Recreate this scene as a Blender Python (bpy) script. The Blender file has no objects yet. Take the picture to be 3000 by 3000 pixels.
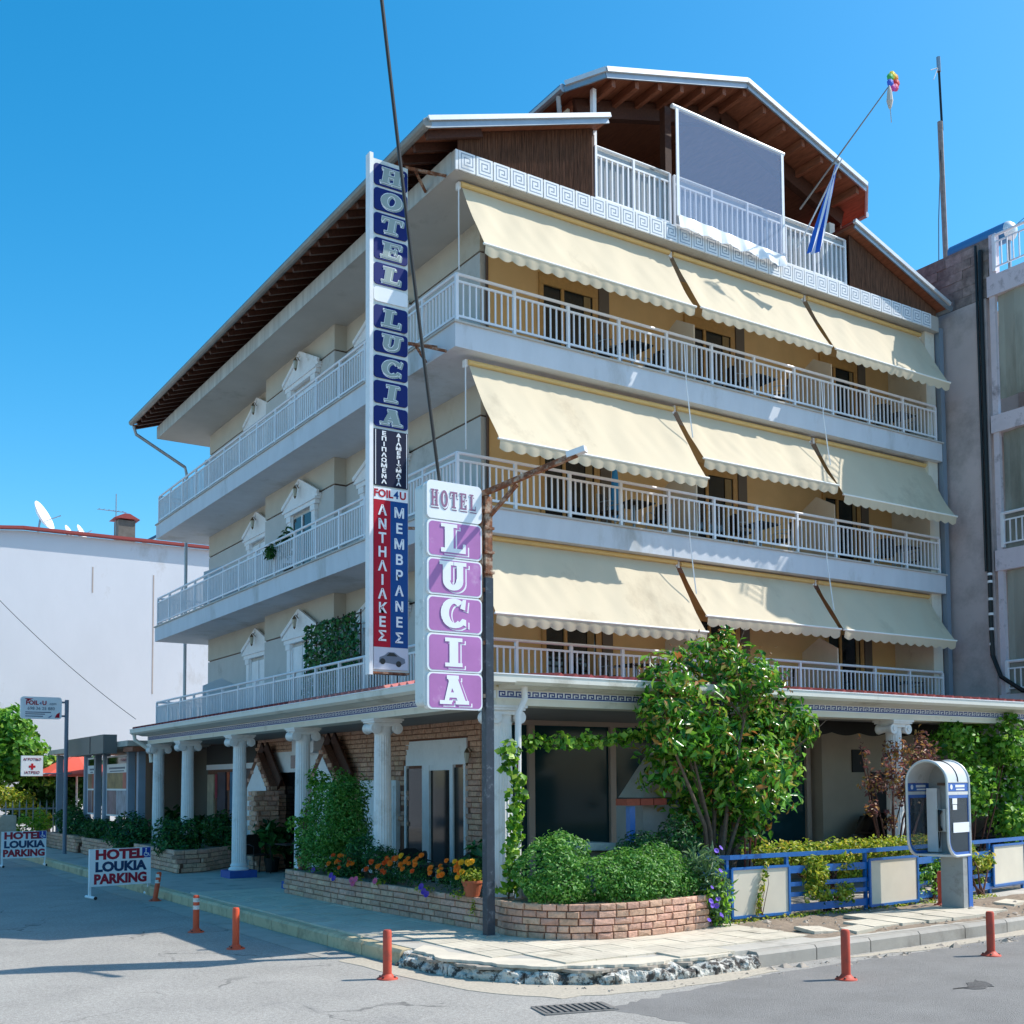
import bpy, math, random
import numpy as np
from mathutils import Matrix, Vector, Euler, noise as mnoise
random.seed(7); RNG = np.random.default_rng(7)
S = bpy.context.scene; C = S.collection
# ---------------- camera
f_, yaw, pit, rol, pcy, pcx = 3323.06, math.radians(33.46114), math.radians(3.30888), math.radians(0.39700), 2099.26, 1532.17
fw = Vector((math.sin(yaw)*math.cos(pit), math.cos(yaw)*math.cos(pit), math.sin(pit)))
r0 = Vector((math.cos(yaw), -math.sin(yaw), 0)); d0 = fw.cross(r0)
rt = math.cos(rol)*r0 + math.sin(rol)*d0; dn = -math.sin(rol)*r0 + math.cos(rol)*d0
cam = bpy.data.objects.new('camera', bpy.data.cameras.new('camera')); C.objects.link(cam); S.camera = cam
cam.matrix_world = Matrix(((rt.x, -dn.x, -fw.x, 0), (rt.y, -dn.y, -fw.y, 0), (rt.z, -dn.z, -fw.z, 2.05), (0, 0, 0, 1)))
cd = cam.data; cd.sensor_width = 36; cd.lens = f_/3000*36
cd.shift_x = (1500-pcx)/3000; cd.shift_y = (pcy-1500)/3000; cd.clip_end = 3000; cd.clip_start = .1
# ---------------- light
SUN = Vector((.80, -.34, 1.0)).normalized()
W = bpy.data.worlds.new('World'); S.world = W; W.use_nodes = True
nt = W.node_tree; sky = nt.nodes.new('ShaderNodeTexSky'); sky.sky_type = 'NISHITA'; sky.sun_disc = False
sky.sun_elevation = math.asin(SUN.z); sky.sun_rotation = math.atan2(SUN.x, SUN.y)
sky.air_density = 1.0; sky.dust_density = .9; sky.ozone_density = 3.2; sky.altitude = 0
hs = nt.nodes.new('ShaderNodeHueSaturation'); hs.inputs['Saturation'].default_value = 1.42; hs.inputs['Hue'].default_value = .485
bg = nt.nodes['Background']; bg.inputs['Strength'].default_value = .108
nt.links.new(sky.outputs[0], hs.inputs['Color']); nt.links.new(hs.outputs[0], bg.inputs['Color'])
sl = bpy.data.lights.new('sun', 'SUN'); sl.energy = 2.6; sl.angle = math.radians(.5); sl.color = (1, .95, .87)
so = bpy.data.objects.new('sun', sl); C.objects.link(so); so.rotation_euler = (-SUN).to_track_quat('-Z', 'Y').to_euler(); so.location = (20, -20, 40)
S.view_settings.view_transform = 'Standard'; S.view_settings.look = 'None'; S.view_settings.exposure = 1.1; S.view_settings.gamma = 1
S.view_settings.use_curve_mapping = False
S.render.engine = 'CYCLES'; S.cycles.max_bounces = 7; S.cycles.transparent_max_bounces = 12; S.cycles.caustics_reflective = False; S.cycles.caustics_refractive = False
# ---------------- materials
MATS = {}
def lin(h):
    if isinstance(h, tuple): return h
    h = h.lstrip('#'); c = [int(h[i:i+2], 16)/255 for i in (0, 2, 4)]
    return tuple(x/12.92 if x <= .04045 else ((x+.055)/1.055)**2.4 for x in c)
def M(name, col, rough=.6, metal=0, ns=0, na=.15, bump=0, bs=40, obj=0, spec=.5, dirt=0, dcol=(.05, .045, .04), ds=1.2, stretch=None, dto=.75):
    if name in MATS: return MATS[name]
    m = bpy.data.materials.new(name); m.use_nodes = True; t = m.node_tree; N = t.nodes; L = t.links
    b = N['Principled BSDF']; col = lin(col)
    b.inputs['Base Color'].default_value = (*col, 1); b.inputs['Roughness'].default_value = rough
    b.inputs['Metallic'].default_value = metal; b.inputs['Specular IOR Level'].default_value = spec
    cur = None
    tc = N.new('ShaderNodeNewGeometry'); P = tc.outputs['Position']
    if stretch:
        mp = N.new('ShaderNodeMapping'); mp.inputs['Scale'].default_value = stretch; L.new(P, mp.inputs[0]); P = mp.outputs[0]
    def mix(a, bb, fac, mode='MIX'):
        x = N.new('ShaderNodeMix'); x.data_type = 'RGBA'; x.blend_type = mode
        for s, k in ((a, 6), (bb, 7)):
            if hasattr(s, 'links'): L.new(s, x.inputs[k])
            else: x.inputs[k].default_value = (*s, 1)
        if hasattr(fac, 'links'): L.new(fac, x.inputs[0])
        else: x.inputs[0].default_value = fac
        return x.outputs[2]
    def noise(sc, det=4, ro=.6):
        n = N.new('ShaderNodeTexNoise'); n.inputs['Scale'].default_value = sc; n.inputs['Detail'].default_value = det; n.inputs['Roughness'].default_value = ro
        L.new(P, n.inputs['Vector']); return n.outputs['Fac']
    def ramp(s, a, bb):
        r = N.new('ShaderNodeMapRange'); r.inputs[1].default_value = a; r.inputs[2].default_value = bb; L.new(s, r.inputs[0]); return r.outputs[0]
    cur = col
    if ns:
        cur = mix(tuple(c*(1-na) for c in col), tuple(min(1, c*(1+na)) for c in col), ramp(noise(ns), .3, .7))
    if obj:
        oi = N.new('ShaderNodeObjectInfo')
        h = N.new('ShaderNodeHueSaturation'); v = N.new('ShaderNodeMapRange'); v.inputs[3].default_value = 1-obj; v.inputs[4].default_value = 1+obj
        L.new(oi.outputs['Random'], v.inputs[0]); L.new(v.outputs[0], h.inputs['Value'])
        w = N.new('ShaderNodeMapRange'); w.inputs[3].default_value = .5-obj*.06; w.inputs[4].default_value = .5+obj*.04
        mm = N.new('ShaderNodeMath'); mm.operation = 'FRACT'; m2 = N.new('ShaderNodeMath'); m2.operation = 'MULTIPLY'; m2.inputs[1].default_value = 7.31
        L.new(oi.outputs['Random'], m2.inputs[0]); L.new(m2.outputs[0], mm.inputs[0]); L.new(mm.outputs[0], w.inputs[0]); L.new(w.outputs[0], h.inputs['Hue'])
        if hasattr(cur, 'links'): L.new(cur, h.inputs['Color'])
        else: h.inputs['Color'].default_value = (*cur, 1)
        cur = h.outputs[0]
    if dirt:
        cur = mix(cur, lin(dcol), ramp(noise(ds, 8, .7), .62-dirt*.3, dto))
    if hasattr(cur, 'links'): L.new(cur, b.inputs['Base Color'])
    if bump:
        bp = N.new('ShaderNodeBump'); bp.inputs['Strength'].default_value = bump; bp.inputs['Distance'].default_value = .02
        L.new(noise(bs, 6), bp.inputs['Height']); L.new(bp.outputs[0], b.inputs['Normal'])
    m['_n'] = 1; MATS[name] = m; return m
def leafmat(name, cols, trans=.35, rough=.45):
    m = bpy.data.materials.new(name); m.use_nodes = True; t = m.node_tree; N = t.nodes; L = t.links
    b = N['Principled BSDF']; b.inputs['Roughness'].default_value = rough; b.inputs['Specular IOR Level'].default_value = .4
    a = N.new('ShaderNodeAttribute'); a.attribute_name = 'rnd'; r = N.new('ShaderNodeValToRGB'); r.color_ramp.interpolation = 'LINEAR'
    e = r.color_ramp.elements
    while len(e) < len(cols): e.new(.5)
    for i, c in enumerate(cols):
        e[i].position = i/(len(cols)-1); e[i].color = (*lin(c), 1)
    L.new(a.outputs['Fac'], r.inputs[0]); L.new(r.outputs[0], b.inputs['Base Color'])
    tr = N.new('ShaderNodeBsdfTranslucent'); mx = N.new('ShaderNodeMixShader'); mx.inputs[0].default_value = trans
    h = N.new('ShaderNodeHueSaturation'); h.inputs['Value'].default_value = 1.5; h.inputs['Hue'].default_value = .485; L.new(r.outputs[0], h.inputs['Color']); L.new(h.outputs[0], tr.inputs[0])
    L.new(b.outputs[0], mx.inputs[1]); L.new(tr.outputs[0], mx.inputs[2]); L.new(mx.outputs[0], N['Material Output'].inputs[0]); return m
def canvasmat(name, col, trans):
    m = M(name, col, .8, ns=1.2, na=.035, bump=.06, bs=200, dirt=.14, dcol='#c4b498', ds=.7, stretch=(1, 1, .45)); t = m.node_tree; N = t.nodes; L = t.links; b = N['Principled BSDF']
    tr = N.new('ShaderNodeBsdfTranslucent'); L.new(b.inputs['Base Color'].links[0].from_socket, tr.inputs[0]); mx = N.new('ShaderNodeMixShader'); mx.inputs[0].default_value = trans
    L.new(b.outputs[0], mx.inputs[1]); L.new(tr.outputs[0], mx.inputs[2]); L.new(mx.outputs[0], N['Material Output'].inputs[0]); return m
def glassmat(name, col, alpha, rough=.03):
    m = bpy.data.materials.new(name); m.use_nodes = True; t = m.node_tree; N = t.nodes; L = t.links
    b = N['Principled BSDF']; b.inputs['Base Color'].default_value = (*lin(col), 1); b.inputs['Roughness'].default_value = rough
    b.inputs['Alpha'].default_value = alpha; return m
# ---------------- mesh building
WL = {}
class MB:
    def __init__(s): s.v = []; s.f = []; s.mi = []; s.cm = 0
    def add(s, vs, fs):
        k = len(s.v); s.v += [tuple(p) for p in vs]; s.f += [tuple(i+k for i in q) for q in fs]; s.mi += [s.cm]*len(fs); return s
    def box(s, x0, y0, z0, x1, y1, z1):
        x0, x1 = min(x0, x1), max(x0, x1); y0, y1 = min(y0, y1), max(y0, y1); z0, z1 = min(z0, z1), max(z0, z1)
        return s.add([(x0, y0, z0), (x1, y0, z0), (x1, y1, z0), (x0, y1, z0), (x0, y0, z1), (x1, y0, z1), (x1, y1, z1), (x0, y1, z1)],
                     [(0, 3, 2, 1), (4, 5, 6, 7), (0, 1, 5, 4), (1, 2, 6, 5), (2, 3, 7, 6), (3, 0, 4, 7)])
    def bar(s, p, q, w, h, up=(0, 0, 1)):
        p = Vector(p); q = Vector(q); d = (q-p).normalized(); u = Vector(up); a = d.cross(u)
        if a.length < 1e-4: a = d.cross(Vector((1, 0, 0)))
        a.normalize(); b = a.cross(d); a = a*w/2; b = b*h/2
        return s.add([p-a-b, p+a-b, p+a+b, p-a+b, q-a-b, q+a-b, q+a+b, q-a+b],
                     [(0, 3, 2, 1), (4, 5, 6, 7), (0, 1, 5, 4), (1, 2, 6, 5), (2, 3, 7, 6), (3, 0, 4, 7)])
    def tube(s, pts, r, n=8, cap=True):
        pts = [Vector(p) for p in pts]; k = len(s.v); rs = r if isinstance(r, (list, tuple)) else [r]*len(pts)
        a = None
        for i, p in enumerate(pts):
            d = (pts[min(i+1, len(pts)-1)]-pts[max(i-1, 0)]).normalized()
            if a is None:
                a = d.cross(Vector((0, 0, 1)));
                if a.length < 1e-3: a = d.cross(Vector((1, 0, 0)))
            a = (a-d*a.dot(d)); a.normalize(); b = d.cross(a)
            for j in range(n):
                t = 2*math.pi*j/n; s.v.append(tuple(p+(a*math.cos(t)+b*math.sin(t))*rs[i]))
        fs = [(k+i*n+j, k+i*n+(j+1) % n, k+(i+1)*n+(j+1) % n, k+(i+1)*n+j) for i in range(len(pts)-1) for j in range(n)]
        if cap: fs += [tuple(k+j for j in reversed(range(n))), tuple(k+(len(pts)-1)*n+j for j in range(n))]
        s.f += fs; s.mi += [s.cm]*len(fs); return s
    def prism(s, poly, o, u, v, d):
        o = Vector(o); u = Vector(u); v = Vector(v); d = Vector(d); n = len(poly)
        ar = sum(poly[i][0]*poly[(i+1) % n][1]-poly[(i+1) % n][0]*poly[i][1] for i in range(n))
        if (u.cross(v).dot(d) < 0) != (ar < 0): poly = poly[::-1]
        a = [o+u*x+v*y for x, y in poly]
        return s.add(a+[p+d for p in a], [tuple(reversed(range(n))), tuple(range(n, 2*n))]+[(i, (i+1) % n, n+(i+1) % n, n+i) for i in range(n)])
    def lathe(s, prof, c, n=20, ax=(0, 0, 1)):
        c = Vector(c); z = Vector(ax).normalized(); x = z.orthogonal().normalized(); y = z.cross(x); k = len(s.v)
        for r, h in prof:
            for j in range(n):
                t = 2*math.pi*j/n; s.v.append(tuple(c+z*h+(x*math.cos(t)+y*math.sin(t))*r))
        fs = [(k+i*n+j, k+i*n+(j+1) % n, k+(i+1)*n+(j+1) % n, k+(i+1)*n+j) for i in range(len(prof)-1) for j in range(n)]
        fs += [tuple(k+j for j in reversed(range(n))), tuple(k+(len(prof)-1)*n+j for j in range(n))]
        s.f += fs; s.mi += [s.cm]*len(fs); return s
    def mesh(s, name, mats, off=(0, 0, 0), smooth=False):
        me = bpy.data.meshes.new(name)
        ox, oy, oz = off
        me.from_pydata([(x-ox, y-oy, z-oz) for x, y, z in s.v], [], s.f)
        for m in (mats if isinstance(mats, (list, tuple)) else [mats]): me.materials.append(m)
        if any(s.mi): me.polygons.foreach_set('material_index', s.mi)
        if smooth:
            me.polygons.foreach_set('use_smooth', [True]*len(s.f))
            try: me.set_sharp_from_angle(angle=math.radians(35))
            except Exception: pass
        me.update(); return me
    def build(s, name, mats, parent=None, smooth=False, local=False, loc=None):
        off = (0, 0, 0)
        if parent is not None and not local: off = WL[parent.name]
        if loc is not None: off = loc
        o = bpy.data.objects.new(name, s.mesh(name, mats, off, smooth)); C.objects.link(o)
        if parent is not None: o.parent = parent
        if loc is not None: o.location = loc
        WL[o.name] = off if (parent is None or not local) else (0, 0, 0)
        return o
def tag(o, label=None, cat=None, group=None, kind=None):
    for k, v in (('label', label), ('category', cat), ('group', group), ('kind', kind)):
        if v: o[k] = v
    return o
def thing(name, label, cat, loc=(0, 0, 0), group=None, rz=0):
    o = bpy.data.objects.new(name, None); C.objects.link(o); o.location = loc; o.rotation_euler[2] = rz; o.empty_display_size = .2
    WL[o.name] = tuple(loc); return tag(o, label, cat, group)
def inst(me, name, parent, loc=(0, 0, 0), rz=0, sc=(1, 1, 1), rot=None):
    o = bpy.data.objects.new(name, me); C.objects.link(o)
    if parent is not None:
        o.parent = parent; w = WL[parent.name]; loc = (loc[0]-w[0], loc[1]-w[1], loc[2]-w[2])
    o.location = loc; o.scale = sc
    o.rotation_euler = rot if rot is not None else (0, 0, rz)
    WL[o.name] = (0, 0, 0); return o
def dup(o, loc=None, rz=None, parent=None):
    c = o.copy(); C.objects.link(c)
    if parent is not None: c.parent = parent
    if loc is not None: c.location = loc
    if rz is not None: c.rotation_euler[2] = rz
    WL[c.name] = WL.get(o.name, (0, 0, 0))
    for ch in list(o.children): dup(ch, parent=c)
    return c
def B(x0, y0, z0, x1, y1, z1): return MB().box(x0, y0, z0, x1, y1, z1)
def textmesh(txt, size, mat, extrude=.003, bold=0, align='CENTER', sx=1.0):
    cu = bpy.data.curves.new('lettering', 'FONT'); cu.body = txt; cu.size = size; cu.extrude = extrude; cu.offset = bold
    cu.align_x = align; cu.align_y = 'CENTER'; cu.resolution_u = 3
    o = bpy.data.objects.new('lettering_source', cu); C.objects.link(o)
    dg = bpy.context.evaluated_depsgraph_get(); me = bpy.data.meshes.new_from_object(o.evaluated_get(dg))
    bpy.data.objects.remove(o); bpy.data.curves.remove(cu); me.materials.clear(); me.materials.append(mat)
    if sx != 1: me.transform(Matrix.Diagonal((sx, 1, 1, 1)))
    return me
RX = math.pi/2
def text(txt, size, mat, parent, loc, rz=0, name='lettering', **k):   # upright text facing -Y when rz=0
    return inst(textmesh(txt, size, mat, **k), name, parent, loc, rot=(RX, 0, rz))
# ---------------- leaves
def leaves(name, mat, parent, P, Nrm, size, asp=.5, fold=.25, stuff=False, jit=.6, droop=0, kind=None, rb=None):
    n = len(P); R = RNG
    Nn = Nrm+R.normal(0, jit, (n, 3)); Nn /= np.linalg.norm(Nn, axis=1)[:, None]+1e-9
    D = R.normal(0, 1, (n, 3)); D[:, 2] -= droop; D -= (D*Nn).sum(1)[:, None]*Nn; D /= np.linalg.norm(D, axis=1)[:, None]+1e-9
    T = np.cross(Nn, D); s = size*R.uniform(.6, 1.3, n)[:, None]
    a = P-D*s*.5; b = P+D*s*.5-Nn*s*.12; l = P+T*s*asp*.5+Nn*s*fold*.4; r = P-T*s*asp*.5+Nn*s*fold*.4
    v = np.stack([a, r, b, l], 1).reshape(-1, 3)
    w = WL[parent.name] if parent is not None else (0, 0, 0); v = v-np.array(w)
    me = bpy.data.meshes.new(name); me.vertices.add(4*n); me.vertices.foreach_set('co', v.ravel().astype(np.float32))
    idx = (np.arange(n)*4)[:, None]+np.array([0, 1, 2, 0, 2, 3]); me.loops.add(6*n); me.loops.foreach_set('vertex_index', idx.ravel().astype(np.int32))
    me.polygons.add(2*n); me.polygons.foreach_set('loop_start', (np.arange(2*n)*3).astype(np.int32)); me.update(calc_edges=True)
    at = me.attributes.new('rnd', 'FLOAT', 'FACE'); rv = R.uniform(0, 1, n) if rb is None else np.clip(rb+R.normal(0, .16, n), 0, 1); at.data.foreach_set('value', np.repeat(rv, 2).astype(np.float32))
    me.materials.append(mat); me.validate(); o = bpy.data.objects.new(name, me); C.objects.link(o)
    if parent is not None: o.parent = parent
    WL[o.name] = w; return o
def blobpts(blobs, n, shell=.55, rough=.18):
    """blobs: (x,y,z,rx,ry,rz[,weight]) -> points and outward normals; lumpy outline, denser shell"""
    bl = np.array([b[:6] for b in blobs], float); w = np.array([b[6] if len(b) > 6 else b[3]*b[4]+b[4]*b[5] for b in blobs], float); w /= w.sum()
    k = RNG.choice(len(bl), n, p=w); d = RNG.normal(0, 1, (n, 3)); d /= np.linalg.norm(d, axis=1)[:, None]
    ph = RNG.uniform(0, 6.28, (len(bl), 3))[k]
    lump = 1+rough*(np.sin(d[:, 0]*5+ph[:, 0])+np.sin(d[:, 1]*6+ph[:, 1])+np.sin(d[:, 2]*5.5+ph[:, 2]))*.6
    r = (shell+(1-shell)*RNG.uniform(0, 1, n)**.7)*lump*np.where(RNG.uniform(0, 1, n) < .05, RNG.uniform(1, 1.2, n), 1)
    P = bl[k, :3]+d*r[:, None]*bl[k, 3:6]; Nn = d/bl[k, 3:6]; Nn /= np.linalg.norm(Nn, axis=1)[:, None]; Nn[:, 2] += .5
    return P, Nn
# ================= materials in use
m_white = M('white_paint', '#e9e9ea', .55, ns=6, na=.05, dirt=.12, dcol='#b9b4aa', ds=1.5)
m_col = M('column_plaster', '#e6e4e2', .6, ns=9, na=.05, bump=.05, dirt=.25, dcol='#b5aea4', ds=2)
m_cream = M('cream_paint', '#ded8c8', .6, ns=3, na=.05, dirt=.2, dcol='#b3ab9a', ds=1.3)
m_slab = M('balcony_paint', '#ccd0d6', .7, ns=2.5, na=.06, dirt=.2, dcol='#a2a29e', ds=.8, stretch=(1, 1, .4))
m_rail = M('railing_paint', '#e6e6ea', .4, ns=5, na=.04)
m_wallU = M('upper_plaster', '#beb7a9', .85, ns=2, na=.05, bump=.08, bs=90, dirt=.12, dcol='#a79c84', ds=.7)
m_wallL = M('lower_plaster', '#bfbeba', .85, ns=2, na=.05, bump=.08, bs=90, dirt=.12, dcol='#94938d', ds=.7)
m_ochre = M('ochre_plaster', '#d8b27c', .85, ns=2, na=.06, bump=.08, bs=90)
m_soffit = M('soffit_paint', '#b9b5ae', .85, ns=1.5, na=.06, dirt=.15, dcol='#8f8a80', ds=.6)
m_wood = M('dark_wood', '#85513a', .6, ns=30, na=.3, stretch=(1, .15, 1), spec=.3)
m_woodd = M('brown_wood', '#4a2c20', .65, ns=25, na=.3, spec=.3)
m_reed = M('reed_screen', '#6e4c39', .7, ns=60, na=.6, stretch=(1, 1, .06), spec=.3)
m_tile = M('red_roof_tile', '#94403a', .7, ns=8, na=.2, obj=.12)
m_tilep = M('faded_roof_tile', '#c97a70', .7, ns=8, na=.15, obj=.12)
m_metal = M('galvanised_metal', '#9aa3aa', .4, .6, ns=5, na=.08)
m_flash = M('roof_flashing', '#d5d8da', .4, .3, ns=4, na=.06)
m_gut = M('gutter_paint', '#d8d5c9', .5, ns=2, na=.05, dirt=.2, dcol='#a9a392', ds=1.1)
m_blue = M('meander_blue', '#1c3a84', .6)
m_key = M('relief_groove', '#8f9cac', .7)
m_keyw = M('relief_panel', '#e3e6e8', .6, ns=8, na=.05, dirt=.15, dcol='#b4b6b4', ds=2)
m_frame = M('window_frame_wood', '#b98f55', .5, ns=12, na=.12)
m_dark = M('dark_interior', '#15171a', .6)
m_pane = M('window_glass', '#14181a', .06, spec=.4)
m_fabric = canvasmat('awning_canvas', '#e2d3b6', .24)
m_fabric_w = M('awning_hem', '#f4f1e6', .7)
m_beige = M('beige_metal', '#dcb877', .45, ns=5, na=.06)
m_brown = M('brown_metal', '#5b4336', .5)
m_brick = M('split_stone_brick', '#cda389', .8, ns=22, na=.2, bump=.5, bs=60, obj=.2, dirt=.3, dcol='#8f6f5d', ds=9)
m_mortar = M('brown_mortar', '#7d5442', .9, ns=30, na=.25, bump=.4)
m_black = M('black_plastic', '#0b0b0c', .45)
m_rattan = M('dark_rattan', '#17130f', .7, ns=90, na=.4)
m_rust = M('rusty_steel', '#7d4a2c', .75, ns=14, na=.55, bump=.4, bs=60, dirt=.5, dcol='#d9c6ae', ds=9)
m_soil = M('dry_soil', '#8b7a68', .95, ns=9, na=.25, bump=.9, bs=25)
def concrete(n, c, **k): return M(n, c, .85, **{**dict(ns=3, na=.1, bump=.25, bs=70, dirt=.3, dcol='#7f776c', ds=1.6), **k})
m_conc = concrete('worn_concrete', '#b7b0a4')
m_pave = concrete('paving_stone', '#cbc0ac', obj=.07, dcol='#9c907e', dirt=.22)
m_kerb = concrete('kerb_concrete', '#a8a196', obj=.08, dirt=.4)
m_kerby = concrete('painted_kerb', '#cdb994', obj=.06, dirt=.5, dcol='#6e6552', ds=3)
# road
def roadmat():
    m = M('worn_asphalt', '#a09b93', .9, ns=1.1, na=.1, bump=.35, bs=160, dirt=.12, dcol='#7d7a76', ds=.35); t = m.node_tree; N = t.nodes; L = t.links
    b = N['Principled BSDF']; src = b.inputs['Base Color'].links[0].from_socket
    g = N.new('ShaderNodeNewGeometry')
    n1 = N.new('ShaderNodeTexNoise'); n1.inputs['Scale'].default_value = 70; n1.inputs['Detail'].default_value = 3; L.new(g.outputs['Position'], n1.inputs[0])
    mr = N.new('ShaderNodeMapRange'); mr.inputs[1].default_value = .3; mr.inputs[2].default_value = .7; mr.inputs[3].default_value = .66; mr.inputs[4].default_value = 1.28; L.new(n1.outputs[0], mr.inputs[0])
    x = N.new('ShaderNodeMix'); x.data_type = 'RGBA'; x.blend_type = 'MULTIPLY'; x.inputs[0].default_value = 1; L.new(src, x.inputs[6])
    cb = N.new('ShaderNodeCombineColor'); [L.new(mr.outputs[0], cb.inputs[i]) for i in range(3)]; L.new(cb.outputs[0], x.inputs[7])
    # cracks
    nd = N.new('ShaderNodeTexNoise'); nd.inputs['Scale'].default_value = 1.7; nd.inputs['Detail'].default_value = 6; L.new(g.outputs['Position'], nd.inputs[0])
    ad = N.new('ShaderNodeVectorMath'); ad.operation = 'MULTIPLY_ADD'; ad.inputs[1].default_value = (1.3, 1.3, 0); L.new(nd.outputs['Color'], ad.inputs[0]); L.new(g.outputs['Position'], ad.inputs[2])
    vo = N.new('ShaderNodeTexVoronoi'); vo.feature = 'DISTANCE_TO_EDGE'; vo.inputs['Scale'].default_value = .42; L.new(ad.outputs[0], vo.inputs['Vector'])
    lt = N.new('ShaderNodeMapRange'); lt.inputs[1].default_value = .004; lt.inputs[2].default_value = .012; lt.inputs[3].default_value = 1; lt.inputs[4].default_value = 0; L.new(vo.outputs['Distance'], lt.inputs[0])
    nm = N.new('ShaderNodeTexNoise'); nm.inputs['Scale'].default_value = .8; L.new(g.outputs['Position'], nm.inputs[0])
    mk = N.new('ShaderNodeMapRange'); mk.inputs[1].default_value = .5; mk.inputs[2].default_value = .62; L.new(nm.outputs[0], mk.inputs[0])
    mu = N.new('ShaderNodeMath'); mu.operation = 'MULTIPLY'; L.new(lt.outputs[0], mu.inputs[0]); L.new(mk.outputs[0], mu.inputs[1])
    m2 = N.new('ShaderNodeMath'); m2.operation = 'MULTIPLY'; m2.inputs[1].default_value = .6; L.new(mu.outputs[0], m2.inputs[0])
    y = N.new('ShaderNodeMix'); y.data_type = 'RGBA'; L.new(m2.outputs[0], y.inputs[0]); L.new(x.outputs[2], y.inputs[6]); y.inputs[7].default_value = (.05, .048, .045, 1)
    n3 = N.new('ShaderNodeTexNoise'); n3.inputs['Scale'].default_value = 22; n3.inputs['Detail'].default_value = 5; L.new(g.outputs['Position'], n3.inputs[0]); r3 = N.new('ShaderNodeMapRange'); r3.inputs[1].default_value = .35; r3.inputs[2].default_value = .65; r3.inputs[3].default_value = .86; r3.inputs[4].default_value = 1.12; L.new(n3.outputs[0], r3.inputs[0]); vs = N.new('ShaderNodeVectorMath'); vs.operation = 'SCALE'; L.new(y.outputs[2], vs.inputs[0]); L.new(r3.outputs[0], vs.inputs['Scale']); L.new(vs.outputs[0], b.inputs['Base Color']); return m
m_road = roadmat()
# ================= ground
road = tag(MB().add([(-400, -400, 0), (400, -400, 0), (400, 400, 0), (-400, 400, 0)], [(0, 1, 2, 3)]).build('road', m_road), kind='structure')
SW = .18                                                       # pavement height
kp = [(5.9, 60), (5.9, 40), (5.88, 30), (5.88, 20), (5.9, 13.5), (5.95, 11.6), (6.05, 10.6), (6.28, 9.95), (6.62, 9.5), (7.0, 9.25), (7.5, 9.1), (8.1, 9.05), (9.5, 9.08), (11.5, 9.12), (14.3, 9.22), (20, 9.45), (60, 11)]
def along(path, step, y0=None):
    pts = [Vector((x, y, 0)) for x, y in path]; out = [pts[0]]; acc = 0
    for a, b in zip(pts, pts[1:]):
        L = (b-a).length; t = step-acc
        while t <= L: out.append(a+(b-a)*(t/L)); t += step
        acc = (acc+L) % step if t > L else 0
        acc = L-(t-step)
    return out
inner = [(x+.16, y+(.16 if i > 5 else .02)) for i, (x, y) in enumerate(kp)]
poly = inner+[(60, 60)]
pavement = tag(MB().prism([(x, y) for x, y in poly], (0, 0, -.02), (1, 0, 0), (0, 1, 0), (0, 0, SW+.016)).build('pavement', m_conc), kind='structure')
# kerb stones, rough whitewashed ones round the corner
kerb = tag(bpy.data.objects.new('kerb', None), kind='structure'); C.objects.link(kerb); WL[kerb.name] = (0, 0, 0)
m_kerbw = M('flaking_whitewash', '#d9d4c8', .95, ns=22, na=.15, bump=1.0, bs=70, dirt=.45, dcol='#57504a', ds=9, dto=.56)
def kerbstone(a, b, mat, rough=0, h=SW-.012):
    d = (b-a); L = d.length; d.normalize(); n = Vector((d.y, -d.x, 0)); n = n if rough is None else n
    mb = MB(); nx = 44 if rough else 1; prof = [(0, -.05), (0, h*.8), (.03, h), (.16, h), (.16, -.05)]
    if rough: prof = [(-.05, -.05), (-.05, .0), (-.055, h*.22), (-.045, h*.42), (-.025, h*.58), (.0, h*.68), (.03, h*.74), (.07, h*.78), (.12, h*.8), (.19, h*.84), (.2, -.05)]
    k = len(prof); e = .008
    for i in range(nx+1):
        p = a+d*(e+(L-2*e)*i/nx)
        for j, (u, z) in enumerate(prof):
            q = p-n*u
            if rough and 0 < j < k-1: w_ = mnoise.noise(Vector((q.x*6, q.y*6, z*9)))*.05+mnoise.noise(Vector((q.x*22, q.y*22, z*25)))*.022; q = q+n*w_+Vector((0, 0, w_*.7))
            mb.v.append((q.x, q.y, q.z+z))
    for i in range(nx):
        for j in range(k-1): mb.f.append((i*k+j, i*k+j+1, (i+1)*k+j+1, (i+1)*k+j)[::-1])
    mb.f += [tuple(range(k)), tuple(nx*k+j for j in reversed(range(k)))]; mb.mi = [0]*len(mb.f)
    return mb.build('kerb_stone', mat, kerb)
kpts = [Vector((x, y, 0)) for x, y in kp]
seg = along(kp, .95)
for a, b in zip(seg, seg[1:]):
    if a.y > 42 or a.x > 30: continue
    corner = a.y < 11.9 and a.x < 8.6
    kerbstone(a, b, m_kerbw if corner else (m_kerby if a.x < 6.0 and a.y > 11 else m_kerb), .028 if corner else 0)
gut = MB()
gl = [(x, y) for x, y in kp if y < 45 and x < 30]
gut.prism([(5.86, 44), (5.87, 13.4), (5.45, 12.4), (5.42, 13.6), (5.45, 44)], (0, 0, .002), (1, 0, 0), (0, 1, 0), (0, 0, .004))
tag(gut.build('road_gutter', concrete('gutter_concrete', '#a9a398')), kind='structure')
m_patch = M('dark_tar_patch', '#5d5a57', .95, ns=50, na=.3, bump=.6, bs=120)
m_dust = M('pale_road_dust', '#b5aa98', .95, ns=30, na=.18, bump=.4, bs=120)
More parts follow.
